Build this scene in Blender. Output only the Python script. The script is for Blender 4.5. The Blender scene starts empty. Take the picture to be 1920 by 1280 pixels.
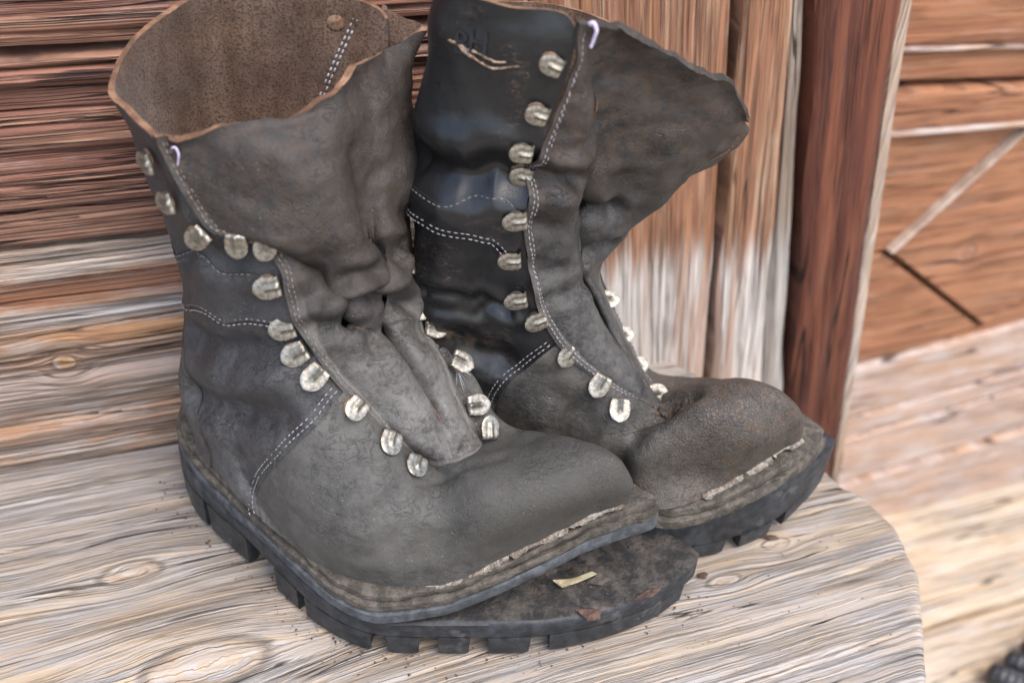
import bpy, bmesh, math, random
import numpy as np
from mathutils import Vector, Matrix

random.seed(7)
SC = bpy.context.scene
COL = SC.collection

# ------------------------------------------------------------------ camera
PITCH, ROLL, YAW = 36.0, 4.0, 22.0
cam_data = bpy.data.cameras.new("camera")
cam = bpy.data.objects.new("camera", cam_data)
COL.objects.link(cam)
cam.location = (0.0, 0.0, 0.47)
_cp, _sp = math.cos(math.radians(PITCH)), math.sin(math.radians(PITCH))
_f = Vector((math.sin(math.radians(YAW)) * _cp, math.cos(math.radians(YAW)) * _cp, -_sp))
_r = _f.cross(Vector((0, 0, 1))).normalized()
_u = _r.cross(_f)
_c, _s = math.cos(math.radians(ROLL)), math.sin(math.radians(ROLL))
_r2, _u2 = _c * _r + _s * _u, -_s * _r + _c * _u
cam.matrix_world = Matrix(((_r2.x, _u2.x, -_f.x, 0.0), (_r2.y, _u2.y, -_f.y, 0.0),
                           (_r2.z, _u2.z, -_f.z, 0.47), (0, 0, 0, 1)))
cam_data.sensor_width = 36.0
cam_data.lens = 1900.0 / 1920.0 * 36.0
cam_data.clip_start = 0.01
cam_data.clip_end = 200.0
cam_data.dof.use_dof = True
cam_data.dof.focus_distance = 0.545
cam_data.dof.aperture_fstop = 5.0
SC.camera = cam

# ------------------------------------------------------------------ sky, sun, exposure
SUN_EL, SUN_AZ = 60.0, 165.0          # azimuth clockwise from +y: soft light from in front of the wall, behind the camera
world = bpy.data.worlds.new("World")
SC.world = world
world.use_nodes = True
_wn = world.node_tree
_bg = _wn.nodes["Background"]
_sky = _wn.nodes.new("ShaderNodeTexSky")
_sky.sky_type = 'NISHITA'
_sky.sun_disc = False
_sky.sun_elevation = math.radians(SUN_EL)
_sky.sun_rotation = math.radians(SUN_AZ)
_sky.air_density = 1.0
_sky.dust_density = 3.0
_sky.ozone_density = 0.6
_wn.links.new(_sky.outputs[0], _bg.inputs[0])
_bg.inputs[1].default_value = 0.15
sun_data = bpy.data.lights.new("sun", 'SUN')
sun_data.energy = 0.8
sun_data.angle = math.radians(50)
sun_data.color = (1.0, 0.95, 0.88)
sun = bpy.data.objects.new("sun", sun_data)
COL.objects.link(sun)
_d = Vector((math.sin(math.radians(SUN_AZ)) * math.cos(math.radians(SUN_EL)),
             math.cos(math.radians(SUN_AZ)) * math.cos(math.radians(SUN_EL)), math.sin(math.radians(SUN_EL))))
sun.rotation_euler = _d.to_track_quat('Z', 'Y').to_euler()
SC.view_settings.view_transform = 'Standard'
SC.view_settings.look = 'None'
SC.view_settings.gamma = 1.0
SC.view_settings.exposure = 1.42
SC.render.engine = 'CYCLES'

# ------------------------------------------------------------------ helpers: objects
def tag(o, label=None, cat=None, group=None, kind=None):
    if label: o["label"] = label
    if cat: o["category"] = cat
    if group: o["group"] = group
    if kind: o["kind"] = kind
    return o

def empty(name, loc=(0, 0, 0), rz=0.0, label=None, cat=None, group=None):
    o = bpy.data.objects.new(name, None)
    o.empty_display_size = 0.02
    COL.objects.link(o)
    o.location = loc
    o.rotation_euler = (0, 0, rz)
    return tag(o, label, cat, group)

def mesh_data(name, verts, faces, mats, fmat=None, smooth=True, attrs=None):
    me = bpy.data.meshes.new(name)
    V = np.asarray(verts, dtype=np.float32).reshape(-1, 3)
    me.from_pydata(V.tolist(), [], [tuple(int(i) for i in f) for f in faces])
    for m in mats:
        me.materials.append(m)
    if fmat is not None:
        me.polygons.foreach_set("material_index", np.asarray(fmat, dtype=np.int32))
    me.polygons.foreach_set("use_smooth", np.full(len(me.polygons), smooth))
    if attrs:
        for k, a in attrs.items():
            at = me.attributes.new(k, 'FLOAT', 'POINT')
            at.data.foreach_set("value", np.asarray(a, dtype=np.float32).ravel())
    me.update()
    return me

def link(name, me, parent=None, loc=None):
    o = bpy.data.objects.new(name, me)
    COL.objects.link(o)
    if parent: o.parent = parent
    if loc is not None: o.location = loc
    return o

def smooth_angle(me, deg=40):
    try:
        me.set_sharp_from_angle(angle=math.radians(deg))
    except Exception:
        pass

# ------------------------------------------------------------------ helpers: numeric noise
def _hash(i, j, k, seed):
    n = (i * 374761393 + j * 668265263 + k * 2147483647 + seed * 1274126177) & 0xffffffff
    n = ((n ^ (n >> 13)) * 1274126177) & 0xffffffff
    n = (n ^ (n >> 16)) & 0xffffffff
    return n / 4294967295.0

def vnoise(P, scale, seed=0):
    Q = np.asarray(P, dtype=np.float64) * scale
    I = np.floor(Q).astype(np.int64)
    Fr = Q - I
    Fr = Fr * Fr * (3 - 2 * Fr)
    out = 0
    for a in (0, 1):
        for b in (0, 1):
            for c in (0, 1):
                w = (Fr[..., 0] if a else 1 - Fr[..., 0]) * (Fr[..., 1] if b else 1 - Fr[..., 1]) * (Fr[..., 2] if c else 1 - Fr[..., 2])
                out = out + w * _hash(I[..., 0] + a, I[..., 1] + b, I[..., 2] + c, seed)
    return out * 2 - 1

def fbm(P, scale, seed=0, octv=3):
    r, a = 0, 1.0
    for o in range(octv):
        r = r + a * vnoise(P, scale * 2 ** o, seed + o * 17)
        a *= 0.5
    return r

def cr(p0, p1, p2, p3, t):
    return .5 * ((2 * p1) + (-p0 + p2) * t + (2 * p0 - 5 * p1 + 4 * p2 - p3) * t * t + (-p0 + 3 * p1 - 3 * p2 + p3) * t ** 3)

def surf(net, s, v, periodic=True):
    """bicubic Catmull-Rom on a control net (n, m, 3); s and v are arrays of the same shape"""
    n, m = net.shape[:2]
    s = np.asarray(s, float); v = np.asarray(v, float)
    if periodic:
        s = np.mod(s, n); i = np.floor(s).astype(int); a = (s - i)[..., None]
        col = lambda k: net[np.mod(i + k, n)]
    else:
        E = np.concatenate([2 * net[:1] - net[1:2], net, 2 * net[-1:] - net[-2:-1]], 0)
        i = np.clip(np.floor(s).astype(int), 0, n - 2); a = (s - i)[..., None]
        col = lambda k: E[i + k + 1]
    j = np.clip(np.floor(v).astype(int), 0, m - 2); b = (v - j)[..., None]
    rows = []
    for k in (-1, 0, 1, 2):
        c = col(k)
        c = np.concatenate([2 * c[..., :1, :] - c[..., 1:2, :], c, 2 * c[..., -1:, :] - c[..., -2:-1, :]], -2)
        g = lambda q: np.take_along_axis(c, (j + q + 1)[..., None, None], axis=-2)[..., 0, :]
        rows.append(cr(g(-1), g(0), g(1), g(2), b))
    return cr(rows[0], rows[1], rows[2], rows[3], a)

def poly_interp(pts, n):
    """smooth resample of a polyline to n points"""
    P = np.asarray(pts, float)
    d = np.r_[0, np.cumsum(np.linalg.norm(np.diff(P, axis=0), axis=1))]
    t = np.linspace(0, d[-1], n)
    E = np.concatenate([2 * P[:1] - P[1:2], P, 2 * P[-1:] - P[-2:-1]])
    i = np.clip(np.searchsorted(d, t, side='right') - 1, 0, len(P) - 2)
    a = ((t - d[i]) / np.maximum(d[i + 1] - d[i], 1e-9))[:, None]
    return cr(E[i], E[i + 1], E[i + 2], E[i + 3], a)

def grid_normals(P, periodic):
    if periodic:
        du = np.roll(P, -1, 0) - np.roll(P, 1, 0)
    else:
        du = np.gradient(P, axis=0)
    dv = np.gradient(P, axis=1)
    N = np.cross(du, dv)
    N /= np.maximum(np.linalg.norm(N, axis=-1, keepdims=True), 1e-12)
    return N

def sheet(name, P, N, thick, mats, periodic=False, attrs=None, rim_mats=(2, 2, 2, 2)):
    """two-sided sheet: outer skin P, inner skin P - N*thick, closed by rims. mats = outer, inner, edge"""
    n, m = P.shape[:2]
    In = P - N * thick
    V = np.concatenate([P.reshape(-1, 3), In.reshape(-1, 3)])
    idx = np.arange(n * m).reshape(n, m)
    k = n if periodic else n - 1
    A = idx[:k, :-1]; B = np.roll(idx, -1, 0)[:k, :-1]; C2 = np.roll(idx, -1, 0)[:k, 1:]; D = idx[:k, 1:]
    out = np.stack([A, B, C2, D], -1).reshape(-1, 4)
    o = n * m
    inn = np.stack([A, D, C2, B], -1).reshape(-1, 4) + o
    rims = []
    for j, fl in ((0, False), (m - 1, True)):
        a = idx[:k, j]; b = np.roll(idx, -1, 0)[:k, j]
        q = np.stack([a, a + o, b + o, b], -1) if not fl else np.stack([b, b + o, a + o, a], -1)
        rims.append(q)
    if not periodic:
        for i, fl in ((0, True), (n - 1, False)):
            a = idx[i, :-1]; b = idx[i, 1:]
            q = np.stack([a, a + o, b + o, b], -1) if not fl else np.stack([b, b + o, a + o, a], -1)
            rims.append(q)
    rlen = [len(q) for q in rims]
    rims = np.concatenate(rims)
    F = np.concatenate([out, inn, rims])
    if (np.cross(P[1:, :-1] - P[:-1, :-1], P[:-1, 1:] - P[:-1, :-1]) * N[:-1, :-1]).sum() < 0: F = F[:, ::-1]
    fm = np.r_[np.zeros(len(out)), np.full(len(inn), 1 if len(mats) > 1 else 0), np.concatenate([np.full(L_, min(k_, len(mats) - 1)) for L_, k_ in zip(rlen, rim_mats)])]
    at = {q: np.concatenate([w.ravel(), w.ravel()]) for q, w in attrs.items()} if attrs else None
    me = mesh_data(name, V, F, mats, fm, True, at)
    smooth_angle(me, 60)
    return me

def box_mesh(name, x0, x1, y0, y1, z0, z1, mat, nx=1, ny=1, nz=1, bev=0.0, jitter=None):
    """gridded box, every face subdivided; jitter(P)->dP moves the vertices"""
    bm = bmesh.new()
    def face(o, a, b, na, nb):
        vs = [[bm.verts.new(o + a * (i / na) + b * (j / nb)) for j in range(nb + 1)] for i in range(na + 1)]
        for i in range(na):
            for j in range(nb):
                bm.faces.new((vs[i][j], vs[i + 1][j], vs[i + 1][j + 1], vs[i][j + 1]))
    X, Y, Z = Vector((x1 - x0, 0, 0)), Vector((0, y1 - y0, 0)), Vector((0, 0, z1 - z0))
    o = Vector((x0, y0, z0))
    face(o + Z, X, Y, nx, ny); face(o, Y, X, ny, nx)
    face(o, X, Z, nx, nz); face(o + Y, Z, X, nz, nx)
    face(o, Z, Y, nz, ny); face(o + X, Y, Z, ny, nz)
    bmesh.ops.remove_doubles(bm, verts=bm.verts, dist=1e-6)
    if bev:
        sh = [e for e in bm.edges if len(e.link_faces) == 2 and e.calc_face_angle(0) > 1.0]
        bmesh.ops.bevel(bm, geom=sh, offset=bev, segments=2, affect='EDGES', profile=0.5)
    if jitter is not None:
        P = np.array([v.co[:] for v in bm.verts])
        D = jitter(P)
        for v, d in zip(bm.verts, D):
            v.co += Vector(d)
    bmesh.ops.recalc_face_normals(bm, faces=bm.faces)
    me = bpy.data.meshes.new(name)
    bm.to_mesh(me); bm.free()
    me.materials.append(mat)
    me.polygons.foreach_set("use_smooth", np.full(len(me.polygons), True))
    smooth_angle(me, 45)
    return me

# ------------------------------------------------------------------ helpers: materials
class NT:
    def __init__(s, name):
        s.m = bpy.data.materials.new(name)
        s.m.use_nodes = True
        s.t = s.m.node_tree
        s.t.nodes.clear()
        s.out = s.t.nodes.new("ShaderNodeOutputMaterial")
        s.b = s.t.nodes.new("ShaderNodeBsdfPrincipled")
        s.t.links.new(s.b.outputs[0], s.out.inputs[0])
        s.co = s.t.nodes.new("ShaderNodeTexCoord").outputs["Object"]
    def put(s, sock, v):
        if isinstance(v, bpy.types.NodeSocket): s.t.links.new(v, sock)
        elif v is not None:
            if isinstance(v, (tuple, list)) and len(v) == 3 and sock.type == 'RGBA': v = (*v, 1)
            sock.default_value = v
    def math(s, op, a, b=None, c=None, clamp=False):
        n = s.t.nodes.new("ShaderNodeMath"); n.operation = op; n.use_clamp = clamp
        s.put(n.inputs[0], a); s.put(n.inputs[1], b); s.put(n.inputs[2], c)
        return n.outputs[0]
    def add(s, a, b): return s.math('ADD', a, b)
    def sub(s, a, b): return s.math('SUBTRACT', a, b)
    def mul(s, a, b): return s.math('MULTIPLY', a, b)
    def sep(s, v):
        n = s.t.nodes.new("ShaderNodeSeparateXYZ"); s.put(n.inputs[0], v); return n.outputs
    def comb(s, x, y, z):
        n = s.t.nodes.new("ShaderNodeCombineXYZ")
        for i, q in enumerate((x, y, z)): s.put(n.inputs[i], q)
        return n.outputs[0]
    def noise(s, vec, scale=1.0, detail=3.0, rough=0.55, dist=0.0, col=False):
        n = s.t.nodes.new("ShaderNodeTexNoise")
        s.put(n.inputs["Vector"], vec); n.inputs["Scale"].default_value = scale
        n.inputs["Detail"].default_value = detail; n.inputs["Roughness"].default_value = rough
        n.inputs["Distortion"].default_value = dist
        return n.outputs["Color" if col else "Fac"]
    def voro(s, vec, scale, feature='F1', out="Distance", rand=1.0):
        n = s.t.nodes.new("ShaderNodeTexVoronoi"); n.feature = feature
        s.put(n.inputs["Vector"], vec); n.inputs["Scale"].default_value = scale
        n.inputs["Randomness"].default_value = rand
        return n.outputs[out]
    def ramp(s, fac, stops, interp='LINEAR'):
        n = s.t.nodes.new("ShaderNodeValToRGB"); n.color_ramp.interpolation = interp
        e = n.color_ramp.elements
        while len(e) < len(stops): e.new(0.5)
        for q, (p, c) in zip(e, stops):
            q.position = p; q.color = (*c, 1) if len(c) == 3 else c
        s.put(n.inputs[0], fac)
        return n.outputs[0]
    def step(s, x, a, b):
        n = s.t.nodes.new("ShaderNodeMapRange"); n.interpolation_type = 'SMOOTHSTEP'
        s.put(n.inputs[0], x); n.inputs[1].default_value = a; n.inputs[2].default_value = b
        return n.outputs[0]
    def mix(s, fac, a, b, blend='MIX'):
        n = s.t.nodes.new("ShaderNodeMix"); n.data_type = 'RGBA'; n.blend_type = blend
        s.put(n.inputs[0], fac); s.put(n.inputs[6], a); s.put(n.inputs[7], b)
        return n.outputs[2]
    def attr(s, name):
        n = s.t.nodes.new("ShaderNodeAttribute"); n.attribute_name = name
        return n.outputs["Fac"]
    def bump(s, h, strength=1.0, dist=0.001, nrm=None):
        n = s.t.nodes.new("ShaderNodeBump"); n.inputs["Strength"].default_value = strength
        n.inputs["Distance"].default_value = dist
        s.put(n.inputs["Height"], h)
        if nrm is not None: s.put(n.inputs["Normal"], nrm)
        return n.outputs[0]
    def done(s, col, rough=0.6, nrm=None, metal=0.0, spec=0.5, sheen=0.0):
        s.put(s.b.inputs["Base Color"], col); s.put(s.b.inputs["Roughness"], rough)
        s.put(s.b.inputs["Metallic"], metal); s.put(s.b.inputs["Specular IOR Level"], spec)
        if nrm is not None: s.put(s.b.inputs["Normal"], nrm)
        if sheen:
            s.b.inputs["Sheen Weight"].default_value = sheen
        return s.m

# ------------------------------------------------------------------ materials
def wood(name, along, across, depth, stops, dark, grey, fq=110.0, grey_amt=0.5, line_amt=0.65, knots=(), rough=0.75,
         stain=None, lean=0.0, relief=0.0016, warp=0.016, seed=0.0, bleach=None, bands=(), knot_cols=((0.30, 0.17, 0.08), (0.42, 0.26, 0.13)), spec=0.3):
    n = NT(name)
    ax = n.sep(n.co)
    a = n.add(ax[along], seed); d = ax[depth]
    c = n.add(ax[across], n.mul(ax[along], lean)) if lean else ax[across]
    a0 = ax[along]
    w1 = n.noise(n.comb(n.mul(a, 2.2), n.mul(c, 5.0), n.mul(d, 3.0)), 1, 2)
    w2 = n.noise(n.comb(n.mul(a, 20.0), n.mul(c, 40.0), n.mul(d, 9.0)), 1, 4, 0.6)
    c2 = n.add(c, n.add(n.mul(n.sub(w1, 0.5), warp), n.mul(n.sub(w2, 0.5), warp * 0.22)))
    kmask = None
    for (ka, kc, ra, rc) in knots:
        du = n.math('DIVIDE', n.sub(a0, ka), ra); dv = n.math('DIVIDE', n.sub(c, kc), rc)
        r2 = n.add(n.mul(du, du), n.mul(dv, dv))
        w = n.math('POWER', 2.718, n.mul(r2, -0.55))
        c2 = n.sub(c2, n.mul(n.mul(n.sub(c, kc), w), 0.93))
        r = n.math('SQRT', r2)
        m = n.sub(1.0, n.step(r, 0.50, 0.78))
        rr = n.add(n.mul(r, 1.0), n.mul(n.sub(w2, 0.5), 0.5))
        kmask = (m, rr) if kmask is None else (n.math('MAXIMUM', kmask[0], m), n.math('MINIMUM', kmask[1], rr))
    broad = n.noise(n.comb(n.mul(a, 3.4), n.mul(c2, fq * 1.2), n.mul(d, 3.0)), 1, 4, 0.62)
    fine = n.noise(n.comb(n.mul(a, 4.6), n.mul(c2, fq * 5.6), n.mul(d, 6.0)), 1, 3, 0.65)
    fib = n.noise(n.comb(n.mul(a, 15.0), n.mul(c2, fq * 15.0), n.mul(d, 30.0)), 1, 3, 0.7)
    patch = n.noise(n.comb(n.mul(a, 16.0), n.mul(c2, 48.0), n.mul(d, 6.0)), 1, 6, 0.70)
    col = n.ramp(n.add(n.mul(broad, 0.7), n.mul(fine, 0.3)), stops)
    gm = n.mul(n.step(n.add(n.mul(patch, 0.55), n.add(n.mul(broad, 0.25), n.mul(fine, 0.2))), 0.57 - 0.20 * grey_amt, 0.64 - 0.1 * grey_amt), min(1.0, 0.40 + grey_amt * 0.5))
    col = n.mix(gm, col, grey)
    if bleach:     # weathered pale end of the board: (axis, from, to, colour)
        bn = n.noise(n.comb(n.mul(a, 3.0), n.mul(c, 160.0), 0.0), 1, 4)
        bm = n.step(n.add(ax[bleach[0]], n.mul(n.sub(bn, 0.5), 0.10)), bleach[1], bleach[2])
        bk = n.mul(bm, n.add(0.30, n.mul(n.step(broad, 0.40, 0.54), 0.62)))
        col = n.mix(bk, col, bleach[3])
    for bc, bw, bcol, bs in bands:      # long streaks of other colour along the grain: centre, half width, colour, strength
        gate_b = n.step(n.noise(n.comb(n.mul(a, 7.0), n.mul(c, 60.0), bc * 90.0), 1, 4, 0.65), 0.34, 0.56)
        bd = n.math('ABSOLUTE', n.sub(n.add(c2, n.add(n.mul(n.sub(patch, 0.5), bw * 1.6), n.mul(n.sub(fine, 0.5), bw * 0.9))), bc))
        col = n.mix(n.mul(n.sub(1.0, n.step(bd, bw * 0.55, bw * 1.1)), n.mul(gate_b, bs)), col, bcol)
    lines = n.step(fine, 0.54, 0.63)
    col = n.mix(n.mul(lines, line_amt * 0.62), col, dark)
    # thin dark late-wood lines
    lw = n.noise(n.comb(n.mul(a, 2.4), n.mul(c2, fq * 2.6), n.mul(d, 3.0)), 1, 2, 0.5)
    lgate = n.step(n.noise(n.comb(n.mul(a, 14.0), n.mul(c, 60.0), 1.7), 1, 3), 0.44, 0.58)
    late = n.mul(n.sub(1.0, n.step(n.math('ABSOLUTE', n.sub(lw, 0.5)), 0.004, 0.040)), n.add(0.18, n.mul(lgate, 0.82)))
    col = n.mix(n.mul(late, line_amt), col, dark)
    lw2 = n.noise(n.comb(n.mul(a, 1.6), n.mul(c2, fq * 1.15), n.mul(d, 3.0)), 1, 2, 0.6)
    lg2 = n.step(n.noise(n.comb(n.mul(a, 9.0), n.mul(c, 70.0), 7.7), 1, 3), 0.48, 0.56)
    groove = n.mul(n.sub(1.0, n.step(n.math('ABSOLUTE', n.sub(lw2, 0.5)), 0.004, 0.022)), lg2)
    col = n.mix(n.mul(groove, min(1.0, line_amt * 1.05)), col, (dark[0] * 0.6, dark[1] * 0.6, dark[2] * 0.6))
    late = n.math('MAXIMUM', late, groove)
    fl = n.step(fib, 0.46, 0.70)
    col = n.mix(n.mul(fl, 0.42), col, dark)
    # long drying cracks
    cn = n.noise(n.comb(n.mul(a, 2.2), n.mul(c2, fq * 0.6), n.mul(d, 2.0)), 1, 2, 0.5)
    gate = n.step(n.noise(n.comb(n.mul(a, 4.5), n.mul(c, 30.0), 3.3), 1, 2), 0.50, 0.56)
    crack = n.mul(n.sub(1.0, n.step(n.math('ABSOLUTE', n.sub(cn, 0.5)), 0.003, 0.011)), gate)
    col = n.mix(n.mul(crack, 0.9), col, (dark[0] * 0.3, dark[1] * 0.3, dark[2] * 0.3))
    h = n.sub(n.add(n.mul(n.sub(1.0, lines), 0.6), n.add(n.mul(broad, 0.8), n.mul(fib, 0.25))), n.add(n.mul(crack, 1.2), n.mul(late, 0.5)))
    if kmask:
        ring = n.noise(n.comb(n.mul(kmask[1], 4.5), n.mul(a, 30.0), n.mul(c, 45.0)), 1, 4, 0.65)
        kc_ = n.ramp(ring, [(0.32, knot_cols[0]), (0.5, knot_cols[1]), (0.62, grey), (0.72, knot_cols[1])])
        col = n.mix(n.mul(kmask[0], 0.72), col, kc_)
        edge = n.mul(n.step(kmask[1], 0.50, 0.62), n.sub(1.0, n.step(kmask[1], 0.66, 0.80)))
        col = n.mix(n.mul(edge, 0.55), col, dark)
        h = n.add(h, n.mul(kmask[0], n.mul(ring, 0.7)))
    nrm = n.bump(h, 0.9, relief)
    return n.done(col, n.add(rough, n.mul(n.sub(fib, 0.5), 0.2)), nrm, spec=spec)

GREY = (0.40, 0.375, 0.355)
M_BENCH = wood("bench_wood", 0, 1, 2, [(0.30, (0.36, 0.34, 0.32)), (0.42, (0.45, 0.34, 0.235)), (0.49, (0.38, 0.35, 0.32)), (0.55, (0.50, 0.365, 0.225)), (0.62, (0.41, 0.39, 0.37)), (0.72, (0.45, 0.38, 0.31))],
               (0.095, 0.083, 0.074), (0.41, 0.395, 0.385), fq=170, grey_amt=0.62, line_amt=0.42, relief=0.0018, warp=0.017,
               bands=[(0.515, 0.055, (0.33, 0.31, 0.305), 0.62), (0.21, 0.10, (0.50, 0.47, 0.44), 0.35), (0.385, 0.012, (0.49, 0.36, 0.22), 0.45), (0.345, 0.010, (0.48, 0.35, 0.21), 0.4), (0.30, 0.012, (0.47, 0.36, 0.24), 0.35)],
               knots=[(-0.052, 0.444, 0.026, 0.013), (-0.016, 0.366, 0.050, 0.024), (0.3316, 0.352, 0.014, 0.007), (0.285, 0.335, 0.018, 0.007), (-0.20, 0.43, 0.03, 0.02)],
               knot_cols=((0.33, 0.24, 0.17), (0.42, 0.33, 0.24)))
M_LOG_DARK = wood("red_brown_log_wood", 0, 2, 1, [(0.30, (0.15, 0.070, 0.054)), (0.42, (0.26, 0.125, 0.085)), (0.50, (0.20, 0.092, 0.068)), (0.57, (0.36, 0.20, 0.13)), (0.68, (0.25, 0.145, 0.115))],
                  (0.030, 0.019, 0.018), (0.42, 0.32, 0.28), fq=125, grey_amt=0.26, line_amt=0.92, relief=0.0030, seed=3.1, warp=0.006,
                  bands=[(0.175, 0.020, (0.33, 0.19, 0.13), 0.6), (0.285, 0.010, (0.36, 0.16, 0.09), 0.5)])
M_LOG_PALE = wood("weathered_log_wood", 0, 2, 1, [(0.30, (0.27, 0.23, 0.21)), (0.42, (0.32, 0.19, 0.12)), (0.50, (0.38, 0.29, 0.22)), (0.58, (0.32, 0.165, 0.09)), (0.70, (0.42, 0.38, 0.355))],
                  (0.085, 0.060, 0.052), (0.44, 0.42, 0.405), fq=150, grey_amt=0.5, line_amt=0.65, relief=0.0026, seed=8.3, warp=0.010,
                  bands=[(0.148, 0.009, (0.50, 0.44, 0.38), 0.7), (0.130, 0.011, (0.25, 0.095, 0.045), 0.8), (0.111, 0.008, (0.54, 0.51, 0.49), 0.75), (0.093, 0.008, (0.42, 0.20, 0.07), 0.65), (0.083, 0.003, (0.12, 0.07, 0.05), 0.5), (0.060, 0.018, (0.33, 0.29, 0.27), 0.6), (0.028, 0.006, (0.36, 0.20, 0.12), 0.6)],
                  knots=[(-0.072, 0.077, 0.012, 0.010)])
M_POST = wood("weathered_post_wood", 2, 0, 1, [(0.30, (0.17, 0.075, 0.045)), (0.43, (0.34, 0.17, 0.09)), (0.50, (0.22, 0.10, 0.06)), (0.57, (0.42, 0.25, 0.15)), (0.70, (0.25, 0.12, 0.075))],
              (0.085, 0.048, 0.030), (0.43, 0.34, 0.25), fq=75, grey_amt=0.22, line_amt=0.5, seed=1.7, warp=0.006, lean=0.14,
              bleach=(2, 0.115, 0.075, (0.64, 0.61, 0.57)))
M_POST_GREY = wood("grey_post_wood", 2, 0, 1, [(0.30, (0.18, 0.14, 0.11)), (0.5, (0.28, 0.22, 0.17)), (0.70, (0.22, 0.17, 0.14))],
                   (0.06, 0.048, 0.040), (0.38, 0.35, 0.31), fq=100, grey_amt=0.3, line_amt=0.45, seed=4.9, warp=0.006, lean=0.18,
                   bleach=(2, 0.13, 0.07, (0.48, 0.46, 0.43)))
M_BOARD_RED = wood("dark_red_board_wood", 2, 0, 1, [(0.30, (0.055, 0.019, 0.014)), (0.46, (0.105, 0.034, 0.021)), (0.56, (0.18, 0.062, 0.032)), (0.70, (0.080, 0.030, 0.022))],
                   (0.018, 0.010, 0.009), (0.15, 0.085, 0.07), fq=50, grey_amt=0.2, line_amt=0.5, rough=0.6, seed=6.2, warp=0.010, lean=0.18)
M_EDGE = wood("pale_board_edge_wood", 2, 0, 1, [(0.35, (0.36, 0.25, 0.17)), (0.6, (0.54, 0.45, 0.37))], (0.18, 0.10, 0.06), (0.57, 0.53, 0.49), fq=150, grey_amt=0.4, line_amt=0.4, seed=2.2)
M_DOOR = wood("orange_door_wood", 0, 2, 1, [(0.30, (0.22, 0.085, 0.045)), (0.46, (0.36, 0.16, 0.082)), (0.56, (0.42, 0.21, 0.11)), (0.70, (0.27, 0.12, 0.07))],
              (0.13, 0.055, 0.034), (0.43, 0.29, 0.23), fq=130, grey_amt=0.25, line_amt=0.55, seed=11.0, warp=0.010,
              knots=[(0.755, -0.03, 0.012, 0.012), (0.72, 0.05, 0.010, 0.010)], knot_cols=((0.10, 0.035, 0.02), (0.2, 0.08, 0.04)))
M_SILL = wood("sun_bleached_sill_wood", 0, 2, 1, [(0.30, (0.38, 0.20, 0.12)), (0.46, (0.45, 0.34, 0.28)), (0.56, (0.48, 0.30, 0.19)), (0.70, (0.42, 0.39, 0.38))],
              (0.24, 0.17, 0.14), (0.54, 0.51, 0.50), fq=90, grey_amt=0.5, line_amt=0.45, seed=14.0, warp=0.014)
M_DECK = wood("pale_deck_wood", 0, 1, 2, [(0.30, (0.50, 0.44, 0.36)), (0.46, (0.54, 0.46, 0.36)), (0.56, (0.56, 0.41, 0.25)), (0.70, (0.52, 0.49, 0.45))],
              (0.26, 0.20, 0.15), (0.54, 0.52, 0.49), fq=80, grey_amt=0.45, line_amt=0.4, seed=21.0, warp=0.02)

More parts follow.
